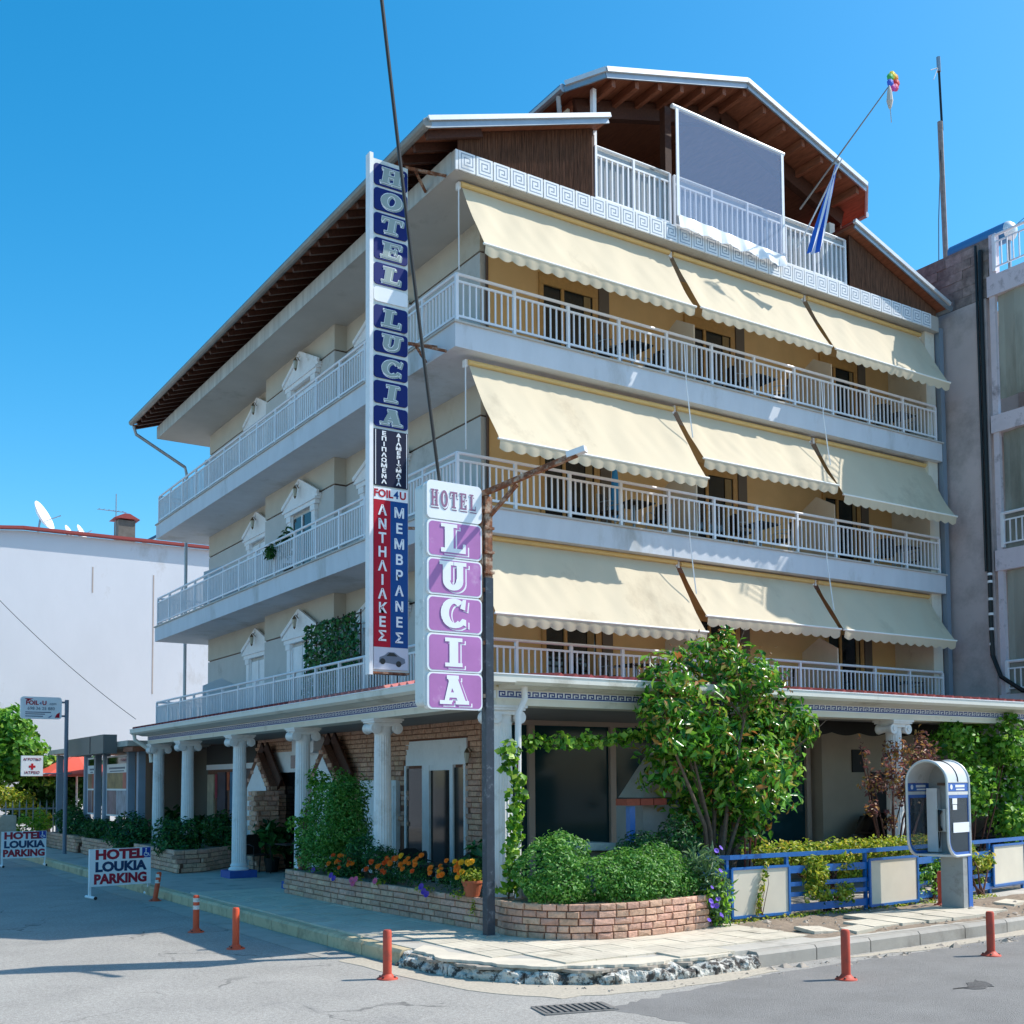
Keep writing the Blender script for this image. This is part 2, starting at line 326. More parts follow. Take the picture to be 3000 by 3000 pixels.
def ragged(mat, z, pts, jit=.06, sub=5, name='road_patch'):
    out = []
    for (x, y), (u, v) in zip(pts, pts[1:]+pts[:1]):
        for i in range(sub):
            t = i/sub; out.append((x+(u-x)*t+random.uniform(-jit, jit), y+(v-y)*t+random.uniform(-jit, jit)))
    return MB().prism(out, (0, 0, z), (1, 0, 0), (0, 1, 0), (0, 0, .004)).build(name, mat, road)
m_coarse = M('coarse_asphalt', '#8d8984', .95, ns=1.6, na=.12, bump=.9, bs=110, dirt=.3, dcol='#6f6b67', ds=60, dto=.66)
ragged(m_coarse, -.0025, [(6.3, 8.25), (7.3, 8.5), (9.0, 8.72), (12, 8.8), (20, 9.2), (45, 9.8), (45, -5), (8.6, -5), (7.4, 4.5), (6.7, 6.8)], .05, 14)
ragged(m_dust, .001, [(5.5, 12.2), (5.85, 12.4), (5.95, 10.9), (6.5, 9.55), (7.6, 9.0), (9.3, 9.02), (9.0, 8.75), (7.4, 8.62), (6.3, 8.9), (5.75, 9.8)], .05)
ragged(m_patch, .002, [(9.7, 7.05), (10.3, 7.2), (10.2, 6.95), (9.9, 6.9)], .06)
ragged(m_patch, .002, [(10.9, 6.6), (11.2, 6.68), (11.15, 6.55)], .04)
ragged(m_patch, .002, [(10.5, 6.2), (10.85, 6.25), (10.8, 6.12)], .04)
ragged(m_dust, .001, [(10.3, 9.06), (15, 9.2), (14.9, 9.02), (12, 8.85), (10.4, 8.92)], .05)
# paving slabs
slabA = MB().box(-.5, -.5, -.03, .5, .5, 0)
def slabmesh(k):
    mb = MB(); n = 4                                           # grooved slab: four ribs
    for i in range(n): mb.box(-.495+i*.99/n+.006, -.495, -.06, -.495+(i+1)*.99/n-.006, .495, 0)
    mb.box(-.494, -.494, -.06, .494, .494, -.012)
    return mb.mesh('paving_slab', m_pave)
sm = slabmesh(0)
def inpoly(x, y, pl):
    c = False; j = len(pl)-1
    for i in range(len(pl)):
        if (pl[i][1] > y) != (pl[j][1] > y) and x < (pl[j][0]-pl[i][0])*(y-pl[i][1])/(pl[j][1]-pl[i][1])+pl[i][0]: c = not c
        j = i
    return c
T = .4; cnt = 0
for i in range(60):
    for j in range(36):
        x = 6.05+.2+i*T*1.0; y = 9.2+.2+j*T
        if x > 10.4 and y < 11.3: continue
        if y > 19.5 or x > 11.2 or (x > 7.75 and y > 11.4): continue
        if not all(inpoly(x+dx, y+dy, poly) for dx in (-.17, .17) for dy in (-.17, .17)): continue
        pass
        inst(sm, 'paving_slab', pavement, (x, y, SW+.012+random.uniform(-.004, .004)), sc=(T*.99, T*.99, .5), rz=0, rot=(random.uniform(-.006, .006), random.uniform(-.006, .006), math.pi/2*(0))); cnt += 1
for (x, y, rz, w, h, tx, ty) in [(11.75, 9.75, .02, .5, .5, .03, 0), (12.25, 9.72, .02, .5, .5, .02, .02), (12.75, 9.7, .03, .5, .5, .0, .02), (13.25, 9.7, .03, .5, .5, 0, .01), (13.75, 9.72, .03, .5, .5, 0, 0), (14.2, 9.85, .05, .5, .5, .01, 0), (12.3, 10.22, .02, .5, .5, .03, .02), (12.8, 10.2, .03, .5, .5, .01, 0), (13.3, 10.2, .03, .5, .5, 0, .02), (13.8, 10.2, .05, .5, .5, 0, 0), (11.2, 9.5, .1, .4, .25, .08, -.03), (10.75, 9.75, -.15, .4, .4, .05, .05), (15.4, 10.2, .3, .6, .3, .05, 0)]:
    inst(sm, 'paving_slab', pavement, (x, y, SW+.05), sc=(w*.99, h*.99, .7), rot=(tx, ty, rz))
m_edge = concrete('broken_screed', '#a3988a', ns=12, na=.3, bump=.8, bs=30)
cl = along([(6.02, 11.4), (6.1, 10.7), (6.3, 10.05), (6.62, 9.62), (7.0, 9.38), (7.5, 9.22), (8.1, 9.16), (8.8, 9.15)], .035)
for lay, (zz, off, am, mt) in enumerate(((SW-.03, -.015, .055, m_pave), (SW-.062, -.035, .075, m_edge))):
    out = []
    for i, p in enumerate(cl[:-1]):
        d = (cl[i+1]-p).normalized(); n = Vector((d.y, -d.x, 0)); o_ = am*(1.1*mnoise.noise(Vector((p.x*2.2, p.y*2.2, lay*9.0)))+.55*mnoise.noise(Vector((p.x*7, p.y*7, lay*5.0)))+.25*mnoise.noise(Vector((p.x*21, p.y*21, 3))))*1.5
        out.append(p+n*(o_-off))
    MB().prism([(q.x, q.y) for q in out]+[(q.x+.3, q.y+.3) for q in reversed(out[::6])], (0, 0, zz), (1, 0, 0), (0, 1, 0), (0, 0, .029)).build('broken_edge', mt, pavement)
dirt = MB(); nx, ny = 60, 16
for i in range(nx+1):
    for j in range(ny+1):
        x = 10.3+i*7/nx; y = 9.32+j*1.75/ny; e = min(1, j/1.5, (ny-j)/1.5, i/2, (nx-i)/2)
        dirt.v.append((x, y, SW-.012+e*(.012+random.uniform(0, .035))))
dirt.f = [(i*(ny+1)+j, (i+1)*(ny+1)+j, (i+1)*(ny+1)+j+1, i*(ny+1)+j+1) for i in range(nx) for j in range(ny)]; dirt.mi = [0]*len(dirt.f)
tag(dirt.build('bare_soil_strip', m_soil, smooth=True), kind='structure')
rub = MB()
for k in range(420):
    if k < 260: x, y, z = random.uniform(10.4, 15.5), random.uniform(9.35, 10.9), SW+.02
    else:
        t = random.uniform(0, 1); x = 5.9+t*9; y = (8.75 if x > 7 else 10.4-(x-5.9)*1.5)+random.uniform(-.12, .2); z = .004
    s = random.uniform(.006, .03) if k % 13 else random.uniform(.04, .09); a = random.uniform(0, 3)
    c, sn = math.cos(a)*s, math.sin(a)*s; h = s*random.uniform(.3, .8)
    rub.add([(x-c, y-sn, z-.003), (x+sn, y-c, z-.003), (x+c, y+sn, z-.003), (x-sn, y+c, z-.003), (x+c*.2, y, z+h), (x-c*.3, y+sn*.3, z+h*.8)], [(0, 1, 4), (1, 2, 4), (2, 3, 5, 4), (3, 0, 5), (0, 4, 5)])
tag(rub.build('broken_rubble', concrete('rubble_stone', '#a6998a')), kind='stuff')
# ================= the hotel
XF, YF, XR, YB = 8.35, 14.4, 19.9, 30.3; XW, YW = 9.46, 15.5; FL = [3.47, 6.23, 8.97]; CE = [5.84, 8.57, 11.29]; RT = 11.6
hotel = thing('hotel_building', 'four storey corner hotel with white balconies, cream awnings and a dark wooden roof', 'hotel', (14, 21, .18))
def hp(mb, name, mat, parent=None, **k): return mb.build(name, mat, parent or hotel, **k)
# walls per storey with a recessed groove
for z0, z1 in zip(FL, CE):
    zg = z0+1.77; mb = MB().box(XW, YW, z0+.001, XR-.05, 29.3, zg); hp(mb, 'wall', m_wallL)
    hp(MB().box(XW, YW, zg+.035, XR-.05, 29.3, z1-.001), 'wall', m_wallU); hp(MB().box(XW+.03, YW+.03, zg-.01, XR-.08, 29.27, zg+.045), 'wall_groove', m_brown)
    hp(MB().box(9.2, 20.7, z0+.001, XW-.002, 24.5, zg), 'wall_block', m_wallL); hp(MB().box(9.2, 20.7, zg+.035, XW-.002, 24.5, z1-.001), 'wall_block', m_wallU)
    hp(MB().box(9.23, 20.73, zg-.01, XW-.002, 24.47, zg+.045), 'wall_groove', m_brown)
    hp(MB().box(XW+.14, YW-.035, z0+.001, XR-.02, YW-.002, z1-.001), 'ochre_wall', m_ochre)
    hp(MB().box(XR-.3, YF+.12, z0+.001, XR, YW-.036, z1-.001), 'end_wall', m_cream)
    p = MB().tube([(XW+.1, YW-.05, z1-.01), (XW+.1, YW-.05, z0+.02)], .025, 6); hp(p, 'downpipe', m_brown)
# balcony slabs
for z in FL:
    t = .4 if z > 4 else .38
    hp(MB().box(XF, YF, z-t, XR, YB, z-.03), 'balcony_slab', m_slab); hp(MB().box(XF-.03, YF-.03, z-.03, XR+.03, YB+.03, z), 'slab_edging', m_soffit)
hp(MB().box(XF, YF, 11.29, XR, YB, RT), 'roof_slab', m_soffit)
hp(MB().box(XF-.012, YF+.1, 11.285, XF-.001, YB, RT+.003), 'slab_fascia', M('weathered_fascia', '#b9bcb9', .8, ns=7, na=.2, stretch=(1, 1, .15)))
# meander relief panels on the top slab
def keypanel():
    mb = MB(); w = .3; h = .3; mb.box(.005, 0, 0, w-.005, .03, h); mb.cm = 1; g = .016
    def ln(x0, z0, x1, z1): mb.box(min(x0, x1)-g/2, -.0012, min(z0, z1)-g/2, max(x0, x1)+g/2, .0005, max(z0, z1)+g/2)
    P = [(.05, .04), (.255, .04), None, (.05, .04), (.05, .265), (.25, .265), (.25, .095), (.1, .095), (.1, .21), (.2, .21), (.2, .145), (.15, .145)]
    pv = None
    for q in P:
        if q and pv: mb.box(min(pv[0], q[0])-g/2, -.0012-len(mb.f)*1e-5, min(pv[1], q[1])-g/2, max(pv[0], q[0])+g/2, .0005, max(pv[1], q[1])+g/2)
        pv = q
    return mb.mesh('meander_panel', [m_keyw, m_key])
kpm = keypanel()
for i in range(36): inst(kpm, 'meander_panel', hotel, (8.4+i*.312, YF-.034, 11.297))
hp(MB().box(XF, YF-.03, 11.29, 8.398, YF-.001, RT), 'meander_end_block', m_keyw)
# railings
balu = MB().box(-.011, -.011, 0, .011, .011, .53).mesh('baluster', m_rail)
postm = MB().box(-.024, -.024, 0, .024, .024, .73).mesh('railing_post', m_rail)
cols = {0: M('bounce_tinted_railing', '#ecd6d6', .4, ns=5, na=.04)}  # pink tint imitates light bounced off the red tiles; assigned to nothing
def railing(p, q, z, nb, per, endp=True):
    p = Vector(p); q = Vector(q); d = q-p; L = d.length; r = MB()
    def at(t, h): v = p+d*t; return (v.x, v.y, z+h)
    r.tube([at(0, .745), at(1, .745)], .026, 8); r.bar(at(0, .635), at(1, .635), .03, .035); r.bar(at(0, .1), at(1, .1), .03, .035)
    ro = hp(r, 'railing', m_rail); rz = math.atan2(d.y, d.x)
    for i in range(nb+1):
        if i == nb and not endp: break
        inst(postm, 'railing_post', ro, at(i/nb, 0), rz)
        if i < nb:
            for j in range(1, per): inst(balu, 'baluster', ro, at((i+j/per)/nb, .1), rz)
    return ro
for z in FL:
    railing((XF+.06, YF+.06, 0), (XR-.12, YF+.06, 0), z, 11, 9)
    railing((XF+.06, YB-.06, 0), (XF+.06, YF+.06+1.43*0, 0), z, 15, 10, False)
    railing((XF+.06, YB-.06, 0), (XW+.2, YB-.06, 0), z, 2, 6)
# doors on the ochre facade
def door(x0, x1, z, h, nm='balcony_door'):
    y = YW-.037
    f = MB().box(x0-.05, y-.05, z+h, x1+.05, y, z+h+.2)
    for a, b in ((x0-.05, x0+.03), (x1-.03, x1+.05), ((x0+x1)/2-.12-.03, (x0+x1)/2-.12+.03)): f.box(a, y-.04, z+.01, b, y, z+h)
    f.box(x0+.03, y-.035, z+.01, x1-.03, y, z+.1)
    d = hp(f, nm, m_frame); xm = (x0+x1)/2-.12
    MB().box(x0+.03, y-.012, z+.1, xm-.03, y-.002, z+h).build('pane', m_pane, d); MB().box(xm+.03, y-.022, z+.1, x1-.03, y-.012, z+h).build('pane', m_pane, d)
    MB().box(xm+.45, y-.04, z+.1, x1-.08, y-.03, z+h-.02).build('curtain', M('door_curtain', '#8f7a55', .9, ns=30, na=.2, stretch=(6, 1, .1)), d)
    hp(MB().box(x1+.12, y-.03, z+.005, x1+.34, y-.001, z+h+.25), 'shutter_strip', M('grey_pilaster', '#6c6258', .8))
for z in FL:
    for x0, x1 in ((10.64, 11.74), (13.88, 15.02), (17.5, 18.5)): door(x0, x1, z, 1.5)
m_part = M('partition_panel', '#d9cfbd', .7, ns=3, na=.05)
for z in FL:
    for x in (13.28, 16.8):
        hp(MB().prism([(0, .05), (.88, .05), (.88, 1.08), (.44, 1.32), (0, 1.08)], (x, YF+.18, z), (0, 1, 0), (0, 0, 1), (.03, 0, 0)), 'balcony_partition', m_part)
    hp(MB().prism([(0, .05), (.82, .05), (.82, 1.0), (.45, 1.15), (0, .95)], (XF+.22, 26.9, z), (1, 0, 0), (0, 0, 1), (0, .04, 0)), 'balcony_partition', M('pale_partition', '#cfd6dc', .6))
# pediment windows on the left facade
def pediment(xf, yc, hw, z, glass=True):
    f = MB(); zb = z+1.55
    for s in (-1, 1):
        y = yc+s*(hw-.17); f.box(xf-.07, y-.09, z+.005, xf-.002, y+.09, zb); f.box(xf-.09, y-.12, zb-.12, xf-.002, y+.12, zb-.001)
    f.box(xf-.1, yc-hw-.02, zb, xf-.002, yc+hw+.02, zb+.09); f.box(xf-.13, yc-hw-.07, zb+.09, xf-.002, yc+hw+.07, zb+.14)
    o = hp(f, 'window', m_white)
    MB().prism([(-hw-.1, 0), (hw+.1, 0), (hw+.1, .06), (.0, .46), (-hw-.1, .06)], (xf-.09, yc, zb+.142), (0, 1, 0), (0, 0, 1), (.088, 0, 0)).build('pediment', m_white, o)
    e = MB()
    for s in (-1, 1): e.bar((xf-.1, yc+s*(hw+.14), zb+.21), (xf-.1, yc, zb+.645), .08, .05, (1, 0, 0))
    e.build('pediment_moulding', m_white, o)
    g = MB().box(xf-.02, yc-hw+.28, z+.35, xf-.003, yc+hw-.28, zb-.08); g.build('pane', m_pane if glass else m_white, o)
    w = MB(); w.box(xf-.045, yc-hw+.28, z+.3, xf-.001, yc+hw-.28, z+.36); w.box(xf-.045, yc-hw+.26, z+.36, xf-.001, yc-hw+.32, zb); w.box(xf-.045, yc+hw-.32, z+.36, xf-.001, yc+hw-.26, zb); w.box(xf-.045, yc-.03, z+.36, xf-.022, yc+.03, zb-.08)
    w.build('frame', m_white, o)
    return o
lan = None
m_lan = M('lantern_bronze', '#6a5a44', .5, .4); m_lglass = M('lantern_glass', '#a8a696', .2)
def lantern(x, y, z, label, ax=-1, group='wall lanterns above the pediments'):
    t = thing('wall_lantern', label, 'lantern', (x, y, z), group)
    MB().lathe([(.012, .1), (.05, .08), (.012, .15)], (x-.09, y, z), 6).build('cap', m_lan, t)
    MB().lathe([(.03, -.08), (.05, .075)], (x-.09, y, z), 6).build('glass', m_lglass, t)
    MB().tube([(x, y, z+.1), (x-.06, y, z+.17), (x-.09, y, z+.15)], .01, 6).lathe([(.01, -.13), (.03, -.085)], (x-.09, y, z), 6).build('bracket', m_lan, t); return t
fn = ['first', 'second', 'third']
for k, z in enumerate(FL):
    pediment(9.2, 22.25, .82, z, k == 1); lantern(9.09, 22.25, z+1.93, f'bronze lantern on the middle pediment of the {fn[k]} balcony row')
    pediment(XW, 25.5, .8, z, False); lantern(XW-.11, 25.5, z+1.93, f'bronze lantern on the far pediment of the {fn[k]} balcony row')
    pediment(XW, 19.0, 1.0, z)
# ---- canopy
can = hp(MB().box(7.72, 12.29, 3.045, 8.1, 28.55, 3.275).box(8.102, 12.29, 3.045, 19.8, 12.66, 3.275), 'canopy_beam', m_cream)
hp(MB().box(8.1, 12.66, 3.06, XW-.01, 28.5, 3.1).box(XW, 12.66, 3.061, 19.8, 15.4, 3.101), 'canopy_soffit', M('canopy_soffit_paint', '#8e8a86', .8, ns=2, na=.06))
gp = [(0, .12), (0, .04), (.05, 0), (.18, -.0), (.3, -.03), (.42, -.03), (.42, .12)]
g1 = MB().prism([(7.3+a, 3.275+b) for a, b in gp], (0, 12.3, 0), (1, 0, 0), (0, 0, 1), (0, 16.3, 0)); 
g1.prism([(11.87+a, 3.2752+b) for a, b in gp], (7.75, 0, 0), (0, 1, 0), (0, 0, 1), (12.05, 0, 0)); g1.box(7.3, 11.87, 3.3, 7.749, 12.299, 3.3948)
hp(g1, 'gutter', m_gut)
hp(MB().box(7.29, 12.3, 3.396, 7.33, 28.6, 3.41).box(7.29, 11.86, 3.396, 19.8, 11.9, 3.41), 'gutter_lip', m_white)
hp(MB().add([(7.35, 11.92, 3.4), (19.8, 11.92, 3.4), (19.8, YF-.04, 3.58), (XF-.04, YF-.04, 3.58), (XF-.04, 28.6, 3.58), (7.35, 28.6, 3.4)], [(0, 1, 2, 3), (0, 3, 4, 5)]), 'canopy_roof', m_tile)
tm = MB().prism([(0, 0), (.06, .05), (.12, .0), (.24, 0)], (0, 0, 0), (1, 0, 0), (0, 0, 1), (0, 1, 0)).mesh('roof_tile', m_tile)
tmp = MB().prism([(0, 0), (.06, .05), (.12, .0), (.24, 0)], (0, 0, 0), (1, 0, 0), (0, 0, 1), (0, 1, 0)).mesh('roof_tile', m_tilep)
croof = [o for o in hotel.children if o.name == 'canopy_roof'][0]
sl_ = math.atan2(.18, 2.45)
for i in range(46): inst(tm, 'roof_tile', croof, (8.4+i*.245, 11.9, 3.408), sc=(1, 2.4, 1), rot=(sl_, 0, 0))
sl2 = math.atan2(.18, .95)
for i in range(3, 66): inst(tmp if i < 24 else tm, 'roof_tile', croof, (7.32, 12.6+i*.24+.24, 3.408), sc=(1, .98, 1), rot=(sl2, 0, -math.pi/2))
hp(MB().bar((7.4, 12.0, 3.40), (XF-.05, YF-.1, 3.59), .1, .05), 'hip_ridge', m_white)
# blue meander band
def band(o, u, n, L, name):
    mb = MB(); o = Vector(o); u = Vector(u); n = Vector(n); k = int(L/.13); w = .13; h = .078; t = .0165
    def R(x0, z0, x1, z1, e): mb.prism([(x0, z0), (x1, z0), (x1, z1), (x0, z1)], o+n*.0, u, (0, 0, 1), n*(.003+e))
    for i in range(k):
        b = i*w
        R(b, 0, b+t, h, 0); R(b+t, h-t, b+.1, h, .0002); R(b+.1-t, .022, b+.1, h-t, 0); R(b+.045, .022, b+.1-t, .022+t, .0002); R(b+.045, .022+t, b+.045+t, .05, 0); R(b+t, 0, b+w, t, .0002)
    mb.build(name, m_blue, hotel)
hp(MB().box(7.716, 12.3, 3.135, 7.719, 28.5, 3.235).box(7.73, 12.286, 3.135, 19.75, 12.289, 3.235), 'meander_backing', M('meander_white', '#dfe4ea', .5))
band((7.716, 28.45, 3.146), (0, -1, 0), (-1, 0, 0), 16.1, 'meander_band'); band((7.75, 12.286, 3.146), (1, 0, 0), (0, -1, 0), 11.95, 'meander_band')
# columns
def column(x, y):
    c = bpy.data.objects.new('column', None); C.objects.link(c); c.parent = hotel; w = WL[hotel.name]; c.location = (x-w[0], y-w[1], .18-w[2]); WL[c.name] = (x, y, .18)
    return c
sh = MB(); N_ = 20; rings = [(.1, .145), (.4, .145), (1.3, .141), (2.2, .132), (2.62, .127)]
for z, r in rings:
    for j in range(N_*4):
        a = 2*math.pi*j/(N_*4); rr = r*(1, .975, .945, .975)[j % 4]; sh.v.append((rr*math.cos(a), rr*math.sin(a), z))
n4 = N_*4; sh.f = [(i*n4+j, i*n4+(j+1) % n4, (i+1)*n4+(j+1) % n4, (i+1)*n4+j) for i in range(len(rings)-1) for j in range(n4)]; sh.mi = [0]*len(sh.f)
shm = sh.mesh('shaft', m_col)
bam = MB().lathe([(.2, .131), (.21, .16), (.19, .19), (.16, .21), (.175, .235), (.155, .265), (.145, .28)], (0, 0, 0), 24).mesh('base', m_col, smooth=True)
plm = MB().box(-.28, -.28, -.02, .28, .28, .13).mesh('plinth', M('blue_plinth_paint', '#27519c', .6, ns=8, na=.12))
cp = MB().lathe([(.128, 2.61), (.135, 2.64), (.128, 2.66), (.13, 2.72), (.16, 2.8)], (0, 0, 0), 24)
for s in (-1, 1):
    cp.lathe([(.085, -.165), (.09, -.15), (.07, -.08), (.06, 0), (.07, .08), (.09, .15), (.085, .165)], (s*.185, 0, 2.715), 18, (0, 1, 0)); cp.lathe([(.035, -.18), (.03, .18)], (s*.185, 0, 2.715), 10, (0, 1, 0))
cp.box(-.2, -.158, 2.745, .2, .158, 2.8); cp.box(-.24, -.2, 2.801, .24, .2, 2.83); cp.box(-.26, -.22, 2.831, .26, .22, 2.864)
cpm = cp.mesh('capital', m_col, smooth=True)
for (x, y) in ((7.9, 28.2), (7.9, 25.85), (7.9, 22.4), (7.9, 19.1), (7.9, 15.92), (7.93, 12.5), (15.72, 12.48)):
    c = column(x, y); inst(shm, 'shaft', c, (x, y, .18)); inst(bam, 'base', c, (x, y, .18)); inst(plm, 'plinth', c, (x, y, .19)); inst(cpm, 'capital', c, (x, y, .18))
# downpipes
hp(MB().tube([(8.02, 12.1, 3.31), (8.04, 12.12, 3.12), (7.95, 12.14, 2.93), (7.94, 12.16, .3)], .042, 10), 'downpipe', m_col, smooth=True)
hp(MB().tube([(7.38, 28.5, 3.3), (7.4, 28.5, 3.15), (7.75, 28.42, 2.9), (7.78, 28.4, 2.6)], .05, 8), 'downpipe', m_gut, smooth=True)
hp(MB().tube([(7.8, 30.55, 11.6), (7.86, 30.55, 11.4), (9.2, 30.62, 10.72), (9.25, 30.62, 10.5), (9.25, 30.62, 3)], .045, 8), 'downpipe', m_metal, smooth=True)
hp(MB().box(XR+.04, YF+.02, 3.4, XR+.17, YF+.13, 11.4), 'downpipe', M('blue_grey_pipe', '#7d8b98', .5))
# ---- roof
ang = .346
def zl(x): return 11.745+ang*(x-7.79)
def zr_(x): return 12.76-ang*(x-17.11)
YV, YE = 14.2, 30.65
def roofplate(pts, th, name, mat):
    n = len(pts); return hp(MB().add([(x, y, z) for x, y, z in pts]+[(x, y, z-th) for x, y, z in pts], [tuple(range(n)), tuple(reversed(range(n, 2*n)))]+[(i, n+i, n+(i+1) % n, (i+1) % n) for i in range(n)]), name, mat)
rl = roofplate([(7.79, YV, zl(7.79)), (11.13, YV, zl(11.13)), (11.13, YE, zl(11.13)), (7.79, YE, zl(7.79))], .06, 'lower_roof', m_wood)
rr = roofplate([(17.11, YV, zr_(17.11)), (19.95, YV, zr_(19.95)), (19.95, YE, zr_(19.95)), (17.11, YE, zr_(17.11))], .06, 'lower_roof', m_wood)
for o, (xa, xb, fz) in ((rl, (7.79, 11.13, zl)), (rr, (17.11, 19.95, zr_))):
    MB().add([(xa, YV-.02, fz(xa)+.03), (xb, YV-.02, fz(xb)+.03), (xb, YE, fz(xb)+.03), (xa, YE, fz(xa)+.03)], [(0, 1, 2, 3)]).build('roof_covering', m_tile, o)
    MB().bar((xa-.02, YV-.03, fz(xa)+.035), (xb+.02, YV-.03, fz(xb)+.035), .07, .07).build('verge_flashing', m_flash, o)
    MB().bar((xa, YV-.01, fz(xa)-.05), (xb, YV-.01, fz(xb)-.05), .03, .09).build('verge_board', m_metal, o)
rafm = MB().box(0, -.035, -.12, 1.0, .035, 0).mesh('rafter', m_woodd)
for i in range(42): inst(rafm, 'rafter', rl, (7.82, YV+.15+i*.4, zl(7.82)-.063), sc=(1.0, 1, 1), rot=(0, -math.atan(ang), 0))
hp(MB().tube([(7.76, YV-.03, zl(7.76)-.02), (7.76, YE, zl(7.76)-.02)], .075, 10), 'gutter', M('roof_gutter', '#8a8780', .5, .3, ns=3, na=.15), smooth=True)
hp(MB().tube([(20.0, YV-.03, zr_(20.0)-.02), (20.0, YE, zr_(20.0)-.02)], .07, 10), 'gutter', m_metal, smooth=True)
# upper roof
zu = lambda x: 14.575-.287*(14.3-x) if x < 14.3 else 14.575-.314*(x-14.3)
pu = [(10.62, 14.71), (11.09, YV), (14.3, YV), (14.3, YE), (10.62, YE)]; pv_ = [(14.3, YV), (17.47, YV), (18.0, 14.66), (18.0, YE), (14.3, YE)]
for pl in (pu, pv_):
    o = roofplate([(x, y, zu(x)) for x, y in pl], .05, 'upper_roof', m_wood)
    MB().add([(x, y, zu(x)+.03) for x, y in pl], [tuple(range(len(pl)))]).build('roof_covering', m_tile, o)
vf = MB(); vb = MB()
for a, b in (((11.09, YV), (14.3, YV)), ((14.3, YV), (17.47, YV)), ((10.62, 14.71), (11.09, YV)), ((17.47, YV), (18.0, 14.66))):
    vf.bar((a[0], a[1]-.03, zu(a[0])+.04), (b[0], b[1]-.03, zu(b[0])+.04), .07, .08); vb.bar((a[0], a[1]-.012, zu(a[0])-.045), (b[0], b[1]-.012, zu(b[0])-.045), .03, .1)
hp(vf, 'verge_flashing', m_flash); hp(vb, 'verge_board', m_metal)
hp(MB().tube([(10.59, 14.69, zu(10.62)-.03), (10.59, YE, zu(10.62)-.03)], .07, 10), 'gutter', m_metal, smooth=True)
hp(MB().tube([(18.04, 14.64, zu(18.0)-.03), (18.04, YE, zu(18.0)-.03)], .06, 10), 'gutter', m_metal, smooth=True)
pm = MB().box(-.04, 0, -.15, .04, 1, 0).mesh('purlin', m_wood)
for i in range(13): x = 11.3+i*.5; inst(pm, 'purlin', hotel, (x, YV+.05, zu(x)-.056), sc=(1, .75, 1))
for pl in ((11.0, 14.3), (14.3, 17.6)): hp(MB().bar((pl[0], 14.95, zu(pl[0])-.25), (pl[1], 14.95, zu(pl[1])-.25), .14, .3), 'roof_beam', m_woodd)
# loft walls
hp(MB().prism([(10.95, 12.2), (10.95, zu(10.95)-.07), (10.98, zu(10.98)-.07), (10.98, 12.2)], (0, 14.95, 0), (1, 0, 0), (0, 0, 1), (0, 15, 0)), 'loft_side_wall', m_wood)
hp(MB().box(10.9, 15.0, 12.75, 10.945, 15.35, 13.4), 'loft_vent', m_cream)
hp(MB().tube([(10.6, 14.85, 13.45), (10.7, 14.95, 13.2), (10.9, 15.0, 13.05), (10.93, 15.0, 12.85)], .04, 8), 'downpipe', m_metal)
hp(MB().box(17.6, 14.95, RT, 17.64, 29, 13.3), 'loft_side_wall', m_wood)
hp(MB().prism([(11, RT), (17.6, RT), (17.6, 12.3), (14.6, 13.0), (13.4, 13.35), (11, 13.3)], (0, 17.6, 0), (1, 0, 0), (0, 0, 1), (0, .1, 0)), 'loft_back_wall', M('loft_plaster', '#cbb89c', .8, ns=2, na=.06))
hp(MB().prism([(11, 13.0), (17.6, 12.3), (17.6, zu(17.6)-.06), (14.3, zu(14.3)-.06), (11, zu(11)-.06)], (0, 17.4, 0), (1, 0, 0), (0, 0, 1), (0, .1, 0)), 'loft_gable', m_wood)
hp(MB().box(11.06, 14.5, RT, 11.13, 14.58, 13.55), 'loft_post', m_white); hp(MB().box(12.62, 14.5, RT, 12.76, 14.64, zu(12.7)-.35), 'loft_post', m_woodd)
hp(MB().box(17.05, 14.75, RT, 17.2, 14.9, 13.0), 'loft_post', m_cream); hp(MB().bar((15.9, 15.0, 12.35), (17.05, 14.85, 12.75), .06, .12), 'loft_brace', m_cream)
# reed screens
for x0, x1, fz in ((8.42, 10.99, zl), (17.22, 19.85, zr_)):
    b = hp(MB().prism([(x0, RT+.003), (x1, RT+.003), (x1, fz(x1)-.07), (x0, fz(x0)-.07)], (0, YF+.02, 0), (1, 0, 0), (0, 0, 1), (0, .03, 0)), 'reed_backing', m_woodd)
    mb = MB(); x = x0
    while x < x1-.02:
        w = random.uniform(.014, .024); top = fz(x+w)-.075-random.uniform(0, .02); y = YF+.018+random.uniform(-.004, .003)
        mb.add([(x, y, RT+.004), (x+w/2, y-w*.6, RT+.004), (x+w, y, RT+.004), (x, y, top), (x+w/2, y-w*.6, top), (x+w, y, top)], [(0, 1, 4, 3), (1, 2, 5, 4), (3, 4, 5)]); x += w+.003
    tag(mb.build('reed', m_reed, b), kind='stuff')
hp(MB().box(11.0, YF+.06, RT, 11.05, YF+.14, zl(10.9)-.1), 'reed_edge_post', m_woodd)
